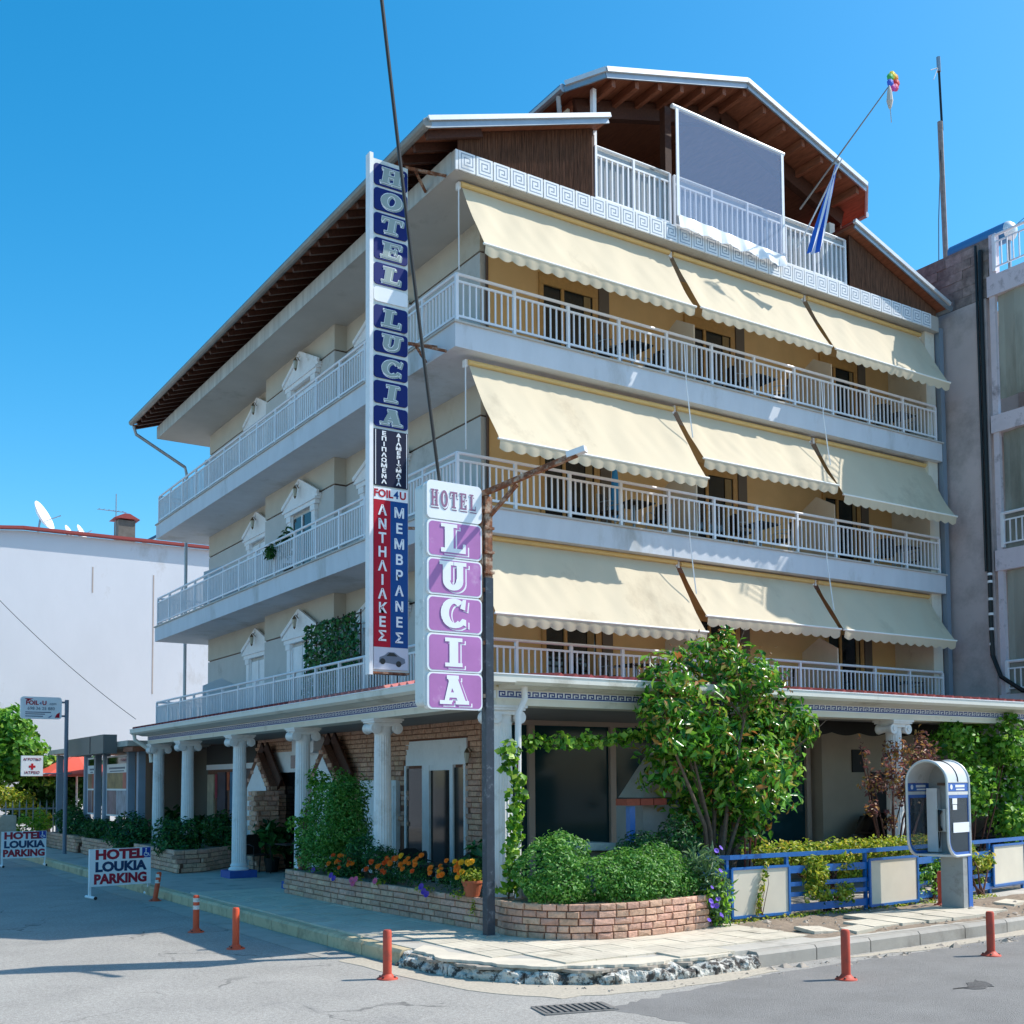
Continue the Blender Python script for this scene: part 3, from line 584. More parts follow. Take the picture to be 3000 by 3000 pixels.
# loft terrace railing with frosted sheet
def loftrail(x0, x1, n, per):
    y = YF+.05; z = RT; r = MB(); r.bar((x0, y, z+.78), (x1, y, z+.78), .03, .03); r.bar((x0, y, z+.06), (x1, y, z+.06), .03, .03); r.tube([(x0, y, z+.93), (x1, y, z+.93)], .018, 6)
    o = hp(r, 'loft_railing', m_white)
    for i in range(n+1): inst(postm, 'railing_post', o, (x0+(x1-x0)*i/n, y, z), sc=(.9, .9, 1.27))
    for i in range(n*per):
        if i % per: inst(balu, 'baluster', o, (x0+(x1-x0)*i/(n*per), y, z+.06), sc=(1.15, 1.15, 1.34))
    MB().box(x0, y+.03, z+.04, x1, y+.033, z+.93).build('frosted_sheet', fros, o)
fros = glassmat('frosted_plastic', '#bcc4c8', .55, .35)
loftrail(11.06, 12.66, 2, 7); loftrail(12.76, 17.12, 5, 7)
# ================= lettering helpers
def rrect(x0, y0, x1, y1, r, n=5):
    out = []
    for cx, cy, a in ((x1-r, y1-r, 0), (x0+r, y1-r, 90), (x0+r, y0+r, 180), (x1-r, y0+r, 270)):
        for i in range(n+1): t = math.radians(a+90*i/n); out.append((cx+r*math.cos(t), cy+r*math.sin(t)))
    return out
def ring(cx, cy, rx, ry, ix, iy, a0, a1, n=22):
    out = []
    for i in range(n):
        t, u = math.radians(a0+(a1-a0)*i/n), math.radians(a0+(a1-a0)*(i+1)/n)
        out.append([(cx+ix*math.cos(t), cy+iy*math.sin(t)), (cx+rx*math.cos(t), cy+ry*math.sin(t)), (cx+rx*math.cos(u), cy+ry*math.sin(u)), (cx+ix*math.cos(u), cy+iy*math.sin(u))])
    return out
def rc(a, b, c, d): return [(a, b), (c, b), (c, d), (a, d)]
def slab(ch):
    if ch == 'L': return [rc(.2, 0, .48, 1), rc(.06, .92, .62, 1.0), rc(.06, 0, .94, .11), [(.86, .1), (.94, .1), (.94, .3), (.88, .3)]]
    if ch == 'I': return [rc(.36, 0, .64, 1), rc(.2, .91, .8, 1.0), rc(.2, 0, .8, .09)]
    if ch == 'U': return [rc(.12, .35, .38, 1), rc(.64, .35, .84, 1), rc(.0, .91, .48, 1.0), rc(.54, .91, .96, 1)]+ring(.48, .36, .36, .37, .14, .22, 180, 360)
    if ch == 'C': return ring(.52, .5, .48, .52, .22, .38, 48, 312)+[[(.76, .72), (.9, .66), (.94, 1.0), (.86, 1.0)], [(.72, .2), (.94, .06), (.94, .26), (.84, .3)]]
    if ch == 'A': return [[(.3, .86), (.62, 1), (.96, 0), (.68, 0)], [(.14, 0), (.3, 0), (.52, .98), (.34, 1.0)], rc(.26, .24, .74, .38), rc(.0, 0, .4, .09), rc(.58, 0, 1.04, .09), rc(.26, .91, .66, 1.0)]
    if ch == 'H': return [rc(.1, 0, .36, 1), rc(.64, 0, .9, 1), rc(.3, .44, .7, .58), rc(0, .91, .46, 1), rc(.54, .91, 1, 1), rc(0, 0, .46, .09), rc(.54, 0, 1, .09)]
    if ch == 'O': return ring(.5, .5, .5, .52, .2, .36, 0, 360, 28)
    if ch == 'T': return [rc(.36, 0, .64, 1), rc(0, .89, 1, 1), rc(.2, 0, .8, .09), [(0, .7), (.07, .7), (.13, .9), (0, .9)], [(.93, .7), (1, .7), (1, .9), (.87, .9)]]
    if ch == 'E': return [rc(.14, 0, .4, 1), rc(.02, .9, .92, 1), rc(.02, 0, .96, .1), rc(.38, .45, .68, .56), rc(.64, .34, .7, .68), [(.84, .7), (.92, .7), (.92, .92), (.78, .92)], [(.8, .08), (.96, .08), (.96, .32), (.88, .32)]]
    return []
def slabmb(ch, o, w, h, d0, mb, grow=0, shear=0, step=.00025):
    """letter prisms on a face looking to -Y, d0 = distance proud of the face"""
    for i, pl in enumerate(slab(ch)):
        q = [(x*w+y*shear*w, y*h) for x, y in pl]
        if grow:
            cx = sum(p[0] for p in q)/len(q); cy = sum(p[1] for p in q)/len(q)
            q = [(x+math.copysign(grow, x-cx), y+math.copysign(grow, y-cy)) for x, y in q]
        mb.prism(q, (o[0], o[1], o[2]), (1, 0, 0), (0, 0, 1), (0, -(d0+i*step*.3), 0))
    return mb
m_signw = M('sign_white_plastic', '#eceef0', .35, ns=3, na=.03); m_signt = M('sign_trim', '#d6dbd8', .45, dirt=.15, dcol='#9aa097', ds=3)
m_pur = M('faded_magenta_plastic', '#b070ac', .45, ns=2.5, na=.1, dirt=.15, dcol='#c79fc4', ds=3); m_navy = M('navy_plastic', '#0a2068', .5, ns=2, na=.1, spec=.2); m_navyd = M('dark_navy_plastic', '#0b1534', .5, spec=.2)
m_letter = M('grey_green_lettering', '#93a19c', .4); m_red = M('sign_red', '#b00d2b', .5, ns=3, na=.08, spec=.2); m_signblue = M('sign_blue', '#0c4788', .5, ns=3, na=.08, spec=.2)
m_shade = M('letter_outline', '#6d3c6d', .5); m_mauve = M('mauve_lettering', '#8f6482', .5)
m_lred = M('lettering_red', '#a3122f', .5); m_lnavy = M('lettering_navy', '#17375f', .5); m_grey = M('grey_lettering', '#6c7684', .5)
# ---- tall hotel sign on the left facade
tall = thing('hotel_sign', 'tall vertical blue hotel sign with Greek lettering projecting from the left balconies', 'sign', (7.45, 14.9, 3.67))
TY = 14.83
MB().box(7.2, TY+.02, 3.67, 7.79, TY+.16, 11.34).build('sign_case', m_signt, tall); MB().box(7.14, TY-.015, 3.62, 7.199, TY+.12, 11.4).build('side_post', m_white, tall)
MB().box(7.2, TY+.0, 3.64, 7.8, TY+.17, 3.668).build('bottom_trim', m_rust, tall)
for ch, z0, z1 in (('H', 10.93, 11.28), ('O', 10.55, 10.91), ('T', 10.18, 10.53), ('E', 9.8, 10.15), ('L', 9.42, 9.77), ('', 9.16, 9.4), ('L', 8.76, 9.13), ('U', 8.4, 8.74), ('C', 8.01, 8.37), ('I', 7.63, 7.99), ('A', 7.28, 7.61)):
    p = MB().prism(rrect(7.22, z0+.012, 7.775, z1-.012, .05), (0, TY, 0), (1, 0, 0), (0, 0, 1), (0, .019, 0)).build('letter_panel', m_navy if ch else m_signw, tall)
    if ch:
        h = (z1-z0)*.66; w = .34
        slabmb(ch, (7.325, TY-.0005, z0+.05), w, h, .001, MB(), .014, .12).build('letter_outline', m_signw, p)
        slabmb(ch, (7.34, TY-.003, z0+.045), w, h, .001, MB(), .006, .12).build('letter_shadow', m_letter, p)
        slabmb(ch, (7.31, TY-.006, z0+.065), w, h, .001, MB(), .008, .12).build('letter_edge', m_signw, p)
        slabmb(ch, (7.31, TY-.009, z0+.065), w, h, .001, MB(), 0, .12).build('letter', m_letter, p)
p = MB().box(7.22, TY, 6.41, 7.775, TY+.019, 7.25).build('greek_panel', m_navyd, tall)
MB().box(7.24, TY-.002, 6.42, 7.25, TY, 7.24).box(7.75, TY-.002, 6.42, 7.76, TY, 7.24).build('stripe', m_signw, p)
def column_text(s, x, z0, z1, size, mat, par, sx=1.0, bold=0, y=None):
    n = len(s); dz = (z1-z0)/n
    for i, ch in enumerate(s): text(ch, size, mat, par, (x, (TY if y is None else y)-.003, z1-(i+.5)*dz), sx=sx, bold=bold)
column_text('ΕΠΙΠΛΩΜΕΝΑ', 7.38, 6.43, 7.23, .082, m_signw, p, 1.45, .003); column_text('ΔΙΑΜΕΡΙΣΜΑΤΑ', 7.62, 6.43, 7.23, .068, m_signw, p, 1.6, .003)
p = MB().box(7.22, TY, 6.2, 7.775, TY+.019, 6.38).build('white_panel', m_signw, tall)
text('FOIL', .155, m_red, p, (7.37, TY-.003, 6.29), bold=.004); text('4', .155, m_signblue, p, (7.58, TY-.003, 6.29), bold=.004); text('U', .155, m_red, p, (7.69, TY-.003, 6.29), bold=.004)
p = MB().box(7.22, TY, 4.03, 7.485, TY+.019, 6.198).build('red_panel', m_red, tall); column_text('ΑΝΤΗΛΙΑΚΕΣ', 7.355, 4.08, 6.14, .2, m_signw, p, 1.0, .006)
p = MB().box(7.487, TY, 4.03, 7.775, TY+.019, 6.198).build('blue_panel', m_signblue, tall); column_text('ΜΕΜΒΡΑΝΕΣ', 7.63, 4.05, 6.14, .2, m_signw, p, 1.0, .006)
p = MB().box(7.22, TY, 3.7, 7.775, TY+.019, 4.028).build('picture_panel', M('pale_panel', '#c9ccd8', .4), tall)
MB().prism([(.08, .12), (.09, .2), (.17, .23), (.23, .28), (.33, .28), (.42, .22), (.5, .19), (.51, .13), (.43, .09), (.36, .1), (.2, .12)], (7.22, TY-.002, 3.68), (1, 0, 0), (0, 0, 1), (0, .0015, 0)).build('car_print', m_grey, p)
w = MB()
for cx, cz in ((.14, .14), (.4, .11)): w.lathe([(.045, 0), (.045, .001)], (7.22+cx, TY-.0032, 3.68+cz), 14, (0, 1, 0))
w.prism([(.2, .22), (.25, .27), (.32, .27), (.38, .22)], (7.22, TY-.0035, 3.68), (1, 0, 0), (0, 0, 1), (0, .001, 0)); w.build('car_print_dark', m_black, p)
for z in (11.45, 8.72, 5.9):
    b = MB().bar((7.79, TY+.1, z-.05), (XF-.02, TY+.1, z), .04, .04).bar((7.95, TY+.1, z-.03), (XF-.02, TY+.45, z-.12), .035, .035).bar((7.95, TY+.1, z-.03), (XF-.02, TY-.2, z-.16), .035, .035); b.build('bracket', m_rust, tall)
# ---- pole and the pink sign
pole = thing('lamp_pole', 'rusty square steel pole with a bare lamp arm at the pavement corner', 'pole', (7.24, 11.75, .18))
PX, PY = 7.25, 11.75; m_poleb = M('blue_black_paint', '#27323f', .45, ns=12, na=.25, dirt=.18, dcol='#6d747b', ds=12)
MB().box(PX-.05, PY-.05, .2, PX+.06, PY+.06, 4.55).build('post', m_poleb, pole); MB().box(PX-.045, PY-.045, 4.551, PX+.055, PY+.055, 5.56).build('rusty_top', m_rust, pole)
MB().tube([(PX-.09, PY+.0, 4.25), (PX-.09, PY, 5.5)], .03, 8).build('conduit', m_rust, pole)
AT = (7.86, 10.7, 5.93)
MB().bar((PX-.08, PY+.05, 5.58), AT, .07, .06).bar((PX+.02, PY, 5.3), (PX+.22, PY-.35, 5.67), .05, .04).build('arm', m_rust, pole); MB().bar((AT[0]-.06, AT[1]+.1, AT[2]+.0), (AT[0]+.06, AT[1]-.1, AT[2]+.05), .09, .07).build('arm_end', m_white, pole)
b = MB()
for z in (5.35, 5.15, 4.85, 4.6): b.box(PX-.06, PY-.062, z, PX+.075, PY+.07, z+.03)
b.build('strap', m_rust, pole); MB().box(PX-.09, PY-.09, .165, PX+.1, PY+.1, .215).build('footing', m_conc, pole)
lu = thing('hotel_sign', 'pink and white vertical sign with six letter panels mounted on the rusty pole', 'sign', (6.78, 11.85, 2.93))
LY = 11.72
cs = MB().prism(rrect(6.36, 2.95, 7.13, 5.62, .06), (0, LY+.03, 0), (1, 0, 0), (0, 0, 1), (0, .2, 0)); cs.build('sign_case', m_signt, lu)
for ch, z0, z1 in (('HOTEL', 5.2, 5.66), ('L', 4.745, 5.185), ('U', 4.29, 4.73), ('C', 3.84, 4.275), ('I', 3.37, 3.825), ('A', 2.92, 3.36)):
    p = MB().prism(rrect(6.4, z0, 7.16, z1, .06), (0, LY, 0), (1, 0, 0), (0, 0, 1), (0, .1, 0)).build('letter_panel', m_signw, lu)
    if ch == 'HOTEL':
        for i, c2 in enumerate(ch):
            slabmb(c2, (6.455+i*.132, LY-.001, z0+.15), .1, .2, .001, MB(), .006).build('letter_shadow', m_signw, p); slabmb(c2, (6.46+i*.132, LY-.0022, z0+.125), .1, .2, .0006, MB(), .003).build('letter_shadow', m_mauve, p)
            slabmb(c2, (6.455+i*.132, LY-.0045, z0+.14), .1, .2, .001, MB(), .006).build('letter_edge', m_signw, p); slabmb(c2, (6.45+i*.132, LY-.007, z0+.15), .1, .2, .001, MB()).build('letter', m_mauve, p)
    else:
        MB().prism(rrect(6.425, z0+.018, 7.14, z1-.018, .05), (0, LY-.0, 0), (1, 0, 0), (0, 0, 1), (0, -.003, 0)).build('pink_face', m_pur, p)
        h = .33; w = .37; x = 6.57; z = z0+.07
        slabmb(ch, (x+.05, LY-.003, z-.03), w, h, .001, MB(), .009).build('letter_shadow', m_signw, p); slabmb(ch, (x+.035, LY-.0062, z-.02), w, h, .001, MB(), .006).build('letter_outline', m_pur, p)
        slabmb(ch, (x, LY-.0095, z), w, h, .001, MB(), .008).build('letter', m_signw, p)
q = MB()
for z in (5.42, 4.4, 3.75, 3.1): q.bar((7.13, LY+.08, z), (PX-.03, PY-.02, z), .05, .05)
q.build('clamp', m_rust, lu)
# overhead cable
def cable(name, label, pts, r, mat, parent=None):
    o = MB().tube(pts, r, 6).build(name, mat); return tag(o, label, 'cable')
def sag(a, b, s, n=14):
    a = Vector(a); b = Vector(b); return [a.lerp(b, i/n)-Vector((0, 0, s*4*(i/n)*(1-i/n))) for i in range(n+1)]
m_cab = M('cable_black', '#232629', .5)
cable('overhead_cable', 'thick twisted overhead cable running from the pink sign up into the sky', sag((6.62, 11.8, 5.64), (4.95, 10.2, 10.95), .14)+[(4.6, 9.9, 12.2)], .021, m_cab)
cable('overhead_cable', 'thin grey wire crossing in front of the white gable wall', sag((4.2, 30, 6.9), (7.6, 29.2, 3.7), .15), .008, m_cab)
# ---- awnings
AW = [('u1', 8.479, 12.64, 11.16, 13.80, 9.93), ('u2', 12.69, 15.906, 11.155, 13.76, 9.928), ('u3', 15.997, 19.359, 11.16, 13.78, 9.92),
      ('m1', 8.587, 12.675, 8.425, 13.60, 6.997), ('m2', 12.721, 16.033, 8.46, 13.79, 7.39), ('m3', 16.153, 19.496, 8.46, 13.81, 7.25),
      ('l1', 8.574, 12.70, 5.79, 13.70, 4.475), ('l2', 12.761, 16.044, 5.77, 13.825, 4.767), ('l3', 16.121, 19.42, 5.77, 13.85, 4.77)]
rown = {'u': 'top', 'm': 'middle', 'l': 'lowest'}; posn = {'1': 'wide left', '2': 'centre', '3': 'right end'}
for nm, x0, x1, zt, yb, zb in AW:
    k = 1.011; x0 = x0*k+.03; x1 = x1*k-.04; yb *= k; zt = 2.05+(zt-2.05)*k-.045; zb = 2.05+(zb-2.05)*k; yt = 14.66
    t = thing('awning', f'cream canvas awning, {posn[nm[1]]} one of the {rown[nm[0]]} row on the right facade', 'awning', ((x0+x1)/2, yt, zt), 'cream awnings over the balconies')
    MB().tube([(x0-.02, yt-.06, zt+.005), (x1+.02, yt-.06, zt+.005)], .042, 10).build('roller', m_beige, t, smooth=True)
    MB().box(x0-.06, yt-.045, zt-.06, x0-.02, yt+.045, zt+.05).box(x1+.02, yt-.045, zt-.06, x1+.06, yt+.045, zt+.05).build('bracket', m_white, t)
    mb = MB(); nx, ny = 56, 14; ph = random.uniform(0, 6)
    for i in range(nx+1):
        for j in range(ny+1):
            u, v = i/nx, j/ny; s = math.sin(math.pi*v)*(.025+.008*math.sin(u*23+ph+v*2)+.006*math.sin(u*41+v*5)); d = Vector((0, zt-zb, -(yt-yb))).normalized()
            s += .006*math.sin((u*(x1-x0)+v*.5)*7+ph)*v+.02*mnoise.noise(Vector((u*(x1-x0)*2.2+v*1.6, v*.7, ph)))*math.sin(math.pi*v)+.01*mnoise.noise(Vector((u*(x1-x0)*6-v*3, v*1.5, ph+7)))*math.sin(math.pi*v)
            mb.v.append((x0+(x1-x0)*u, yt+(yb-yt)*v-.03*(1-v)+s*.75, zt+(zb-zt)*v-s*.5))
    mb.f = [(i*(ny+1)+j, i*(ny+1)+j+1, (i+1)*(ny+1)+j+1, (i+1)*(ny+1)+j) for i in range(nx) for j in range(ny)]; mb.mi = [0]*len(mb.f)
    mb.build('canvas', m_fabric, t, smooth=True)
    n = max(8, round((x1-x0)/.245)); va = MB(); W_ = x1-x0; st = 6
    for i in range(n*st+1):
        u = i/(n*st); dz = .135+.045*abs(math.sin(math.pi*i/st)); yy = yb-.012+.005*math.sin(i*1.05+ph)
        va.v += [(x0+W_*u, yb-.02, zb-.015), (x0+W_*u, yy-.0, zb-dz*.6), (x0+W_*u, yy+.015, zb-dz)]
    for i in range(n*st):
        for j in range(2): va.f.append((i*3+j, i*3+j+1, i*3+j+4, i*3+j+3))
    va.mi = [0]*len(va.f); va.build('valance', m_fabric, t, smooth=True)
    MB().tube([(x0-.03, yb-.012, zb), (x1+.03, yb-.012, zb)], .02, 8).build('front_bar', m_fabric_w, t)
    if nm in ('m1', 'm2', 'l1', 'l2'): MB().tube([(x1+.04, 14.3, zt+1.05), (x1+.05, 14.28, zt+.35), (x1+.05, 14.18, zt-.35), (x1+.06, 14.15, zt-.6)], .011, 5).build('cord', m_signw, t)
    if nm[1] == '1' : MB().tube([(x0-.05, yt-.03, zt-.03), (x0-.06, yt-.05, zt-1.35)], .011, 6).build('crank_rod', m_white, t)
for x, z0, z1, r in ((12.93, 8.5, 6.35, 'middle'), (12.95, 5.75, 3.6, 'left'), (16.2, 8.4, 6.3, 'right'), (16.25, 5.7, 3.6, 'lower right'), (12.9, 9.9, 8.4, 'upper')):
    MB()
# ---- loft curtain, flag, wind spinner
cu = thing('roll_down_curtain', 'clear plastic roll down curtain with white edges hanging in the loft gable', 'curtain', (13.9, 14.2, 11.6))
CY = 14.3; X0, X1 = 12.72, 15.28; ZT = (13.64, 13.6); ZB = (11.74, 11.66)
MB().add([(X0, CY, ZB[0]), (X1, CY, ZB[1]), (X1, CY, ZT[1]), (X0, CY, ZT[0])], [(0, 1, 2, 3)]).build('clear_sheet', glassmat('reflection_tinted_pvc', '#a3b9de', .36, .12), cu)  # blue base colour carries the plastic's bluish reflection
for q_, i_ in ((X0, 0), (X1, 1)): MB().bar((q_, CY, ZB[i_]), (q_, CY, ZT[i_]), .06, .02, (0, 1, 0)).build('side_hem', m_signw, cu)
MB().tube([(X0-.1, CY+.02, ZT[0]+.03), (X1+.06, CY+.02, ZT[1]+.03)], .04, 8).build('roller', m_signw, cu)
va = MB(); n = 40
for i in range(n+1):
    u = i/n; x = X0+(X1-X0)*u; z = ZB[0]+(ZB[1]-ZB[0])*u; y = CY-.02+.02*math.sin(i*.9); va.v += [(x, CY-.005, z+.03), (x, y, z-.06), (x, y-.02+.02*math.sin(i*1.7), z-.2+.015*math.sin(i*.8))]
for i in range(n):
    for j in range(2): va.f.append((i*3+j, i*3+j+1, i*3+j+4, i*3+j+3))
va.mi = [0]*len(va.f); va.build('bottom_skirt', m_signw, cu, smooth=True)
fl = thing('flag', 'blue and white striped flag hanging limp beside the loft curtain', 'flag', (15.75, 14.0, 11.9))
MB().tube([(15.6, 14.25, 11.9), (16.1, 13.6, 13.45)], .014, 6).build('staff', m_white, fl)
m_fb = M('flag_blue', '#1f62c4', .7); m_fw = M('flag_white', '#e8ebf0', .7)
for k in range(7):
    s = MB(); n = 16
    for i in range(n+1):
        v = i/n; wd = .05+.34*v**1.3; cx = 16.06-.42*v; zz = 13.36-1.75*v
        for e in (k/7, (k+1)/7): s.v.append((cx+(e-.5)*wd, 13.7+.2*v+.05*math.sin(e*11+v*3)*(.3+v), zz+.12*e*v))
    s.f = [(2*i, 2*i+1, 2*i+3, 2*i+2) for i in range(n)]; s.mi = [0]*n; s.build('stripe', m_fw if k % 2 else m_fb, fl, smooth=True)
ws = thing('wind_spinner', 'long pole with a rainbow flower wind spinner and plastic tassel above the loft', 'ornament', (15.62, 14.2, 12.55))
a = Vector((15.62, 14.2, 12.62)); b = Vector((16.78, 13.0, 14.8)); MB().tube([a, b], [.018, .01], 6).build('pole', M('spinner_pole', '#8b7c72', .5), ws)
for i, c in enumerate(('#e8272f', '#f39a1c', '#f6d820', '#3cae49', '#2b5bd0', '#c43a9a', '#f04a7a')):
    an = i*2*math.pi/7; MB().lathe([(.02, -.015), (.075, 0), (.02, .015)], (b.x+.06+.09*math.cos(an), b.y, b.z+.05+.12*math.sin(an)), 8, (.3, 1, .2)).build('petal', M('petal_'+c, c, .5), ws)
MB().lathe([(.01, 0), (.04, -.1), (.06, -.3), (.03, -.42), (.005, -.46)], (b.x-.05, b.y, b.z-.06), 8).tube([(b.x-.05, b.y, b.z-.4), (b.x-.02, b.y, b.z-.75)], .008, 5).build('tassel', M('tassel_plastic', '#c8beb2', .5), ws)
# ================= bricks and planters
def brickmesh(k):
    rr = random.Random(k); j = lambda: rr.uniform(-.03, .03); a = []
    for (x, z) in ((-.5, -.5), (.5, -.5), (.5, .5), (-.5, .5)): a.append((x, .5, z))
    for (x, z) in ((-.5, -.5), (.5, -.5), (.5, .5), (-.5, .5)): a.append((x, -.3, z))
    for (x, z) in ((-.46, -.42), (.46, -.42), (.46, .42), (-.46, .42)): a.append((x+j(), -.5+rr.uniform(-.12, .12), z+j()*2))
    a.append((rr.uniform(-.2, .2), -.56+rr.uniform(-.12, .1), rr.uniform(-.2, .2)))
    f = [(0, 1, 2, 3), (0, 4, 5, 1), (1, 5, 6, 2), (2, 6, 7, 3), (3, 7, 4, 0)]+[(4+i, 8+i, 8+(i+1) % 4, 4+(i+1) % 4) for i in range(4)]+[(8+i, 12, 8+(i+1) % 4) for i in range(4)]
    return MB().add(a, f).mesh('brick', m_brick)
BM = [brickmesh(k) for k in range(10)]
def bricks(parent, path, z0, rows, rh, lmin, lmax, depth=.05, skip=None, limit=300, side=-1):
    """path: ground polyline, outside on the right of travel; each brick an object, past the limit one joined part"""
    pts = [Vector((x, y, 0)) for x, y in path]; extra = MB(); n = 0
    segs = [(a, b, (b-a).length) for a, b in zip(pts, pts[1:])]; tot = sum(s[2] for s in segs)
    def at(s):
        for a, b, L in segs:
            if s <= L+1e-6: d = (b-a)/L; return a+d*s, d
            s -= L
        return b, (b-a)/L
    for r in range(rows):
        s = random.uniform(0, lmin)*(r % 2)-.0
        while s < tot-.03:
            L = min(random.uniform(lmin, lmax), tot-s); p, d = at(s+L/2); q = (p.x, p.y, z0+rh*(r+.5))
            if L > .04 and not (skip and skip(q)):
                nrm = Vector((d.y, -d.x, 0)); c = Vector(q)+nrm*(depth*.1+random.uniform(-.004, .006)); rz = math.atan2(d.y, d.x)
                if n < limit: inst(random.choice(BM), 'brick', parent, c, rz, (L-.012, depth, rh-.011)); n += 1
                else:
                    m = random.choice(BM); Rm = Matrix.Translation(c) @ Matrix.Rotation(rz, 4, 'Z') @ Matrix.Diagonal((L-.012, depth, rh-.011, 1))
                    extra.add([Rm @ v.co for v in m.vertices], [tuple(pp.vertices) for pp in m.polygons])
            s += L
    if extra.v: tag(extra.build('brick_courses', m_brick, parent), kind='stuff')
def planter(name, label, path, z1, rows, lmin, lmax, back):
    c = path[len(path)//2]; t = thing('brick_planter', label, 'planter', (c[0], c[1], .17), 'brick planters along the pavement')
    pl = list(path)+back; MB().prism(pl, (0, 0, .165), (1, 0, 0), (0, 1, 0), (0, 0, z1-.165-.03)).build('mortar_wall', m_mortar, t)
    MB().prism([(x*.98+sum(p[0] for p in pl)/len(pl)*.02, y*.98+sum(p[1] for p in pl)/len(pl)*.02) for x, y in pl], (0, 0, z1-.031), (1, 0, 0), (0, 1, 0), (0, 0, .012)).build('soil', m_soil, t)
    bricks(t, path, .185, rows, (z1-.185)/rows, lmin, lmax); return t
pA = planter('a', 'long straight split stone planter with marigolds beside the pavement', [(8.3, 18.62), (7.36, 18.46), (7.34, 16.1), (7.46, 13.3), (7.52, 12.2)], .6, 5, .2, .38, [(8.1, 12.2)])
arc = [(7.56, 12.1), (7.5, 11.75), (7.55, 11.45), (7.69, 11.17), (7.92, 10.93), (8.22, 10.79), (8.54, 10.72), (8.86, 10.72), (9.14, 10.74), (9.55, 10.78), (9.87, 10.82), (10.15, 10.98), (10.25, 11.25)]
pB = planter('b', 'curved split stone planter overflowing with a clipped green bush at the corner', arc, .61, 5, .13, .27, [(10.2, 12.1)])
pC = planter('c', 'stepped stone planter behind the near parking board', [(7.25, 27.8), (7.2, 25.9), (7.16, 24.08), (7.76, 24.2), (8.77, 25.35)], .66, 5, .2, .34, [(8.9, 27.8)])
pD = planter('d', 'farthest low stone planter beside the shop posts', [(7.05, 37.5), (7.08, 35.7), (7.08, 33.2), (7.5, 33.1), (7.1, 32.5), (7.1, 29.0), (7.6, 28.9)], .64, 5, .2, .4, [(7.9, 37.5)])
# hotel ground floor brick wall with openings
gw = hp(MB().box(XW, YW, .18, XR-.1, 29.2, 3.44), 'ground_floor_wall', m_mortar)
def op(q):
    y, z = q[1], q[2]
    return (15.93 < y < 18.1 and z < 2.8) or (18.3 < y < 19.9 and z < 2.1) or (21.6 < y < 25.6) and z < 2.75 or y > 25.6
bricks(gw, [(XW-.012, 29), (XW-.012, YW)], .2, 32, .09, .16, .34, .05, op, 300)
# entrance
en = hp(MB().box(XW-.03, 15.95, 2.35, XW-.002, 18.08, 2.78).box(XW-.06, 15.95, .18, XW-.002, 16.0, 2.35).box(XW-.06, 18.02, .18, XW-.002, 18.08, 2.35).box(XW-.07, 17.15, .18, XW-.002, 17.4, 2.35).box(XW-.06, 16.35, .18, XW-.002, 16.46, 2.35).box(XW-.06, 16.46, 2.26, XW-.002, 17.15, 2.35), 'entrance_door', m_white)
for a, b in ((16.0, 16.35), (16.46, 17.15), (17.4, 18.02)): MB().box(XW-.03, a, .2, XW-.004, b, 2.3).build('pane', m_pane, en)
lantern(XW-.05, 15.75, 2.45, 'black lantern on the brick pier beside the entrance door', group=None)
hp(MB().box(XW-.09, 18.35, .18, XW-.002, 19.85, 2.1), 'white_cupboard', m_white); hp(MB().box(XW-.1, 18.42, .3, XW-.092, 19.1, 2.0).box(XW-.1, 19.13, .3, XW-.092, 19.8, 2.0), 'cupboard_door', m_white)
def niche(yc, hw, zs, za):
    o = hp(MB().prism([(yc-hw, .18), (yc-hw, zs), (yc, za), (yc+hw, zs), (yc+hw, .18)], (XW-.38, 0, 0), (0, 1, 0), (0, 0, 1), (.37, 0, 0)), 'gabled_niche', m_mortar); iw = hw-.2
    MB().prism([(yc-iw, .2), (yc-iw, zs-.04), (yc, za-.24), (yc+iw, zs-.04), (yc+iw, .2)], (XW-.395, 0, 0), (0, 1, 0), (0, 0, 1), (.012, 0, 0)).build('niche_door', m_white, o)
    MB().bar((XW-.2, yc-hw-.08, zs-.02), (XW-.2, yc, za+.08), .44, .05, (1, 0, 0)).bar((XW-.2, yc+hw+.08, zs-.02), (XW-.2, yc, za+.08), .44, .05, (1, 0, 0)).build('niche_roof', m_woodd, o)
    gap = lambda q: q[2] > zs+(1-abs(q[1]-yc)/hw)*(za-zs)-.05 or (abs(q[1]-yc) < iw+.05 and q[2] < zs-.04+(1-abs(q[1]-yc)/iw)*(za-zs-.2)+.05)
    bricks(o, [(XW-.39, yc+hw), (XW-.39, yc-hw)], .2, int((za-.2)/.09)+1, .09, .15, .22, .03, gap); bricks(o, [(XW-.38, yc-hw-.01), (XW-.01, yc-hw-.01)], .2, int((zs-.2)/.09), .09, .15, .2, .03)
niche(20.93, .73, 2.12, 2.82); niche(24.6, .8, 2.0, 2.75)
wf = hp(MB().box(XW-.06, 21.7, 2.3, XW-.002, 25.5, 2.75).box(XW-.06, 22.35, .2, XW-.002, 22.5, 2.3), 'shop_window', m_white); MB().box(XW-.02, 22.5, .2, XW-.004, 25.5, 2.3).build('pane', m_pane, wf); MB().box(XW-.065, 22.55, 2.38, XW-.0605, 23.4, 2.66).build('pane', m_pane, wf)
bx = hp(MB().prism(rrect(21.6, 2.68, 22.75, 3.03, .08), (XW-.3, 0, 0), (0, 1, 0), (0, 0, 1), (.24, 0, 0)), 'light_box_sign', m_signw); MB().box(XW-.303, 21.95, 2.88, XW-.3005, 22.5, 2.95).box(XW-.303, 22.0, 2.76, XW-.3005, 22.2, 2.82).box(XW-.303, 22.25, 2.76, XW-.3005, 22.5, 2.82).build('print', m_navy, bx)
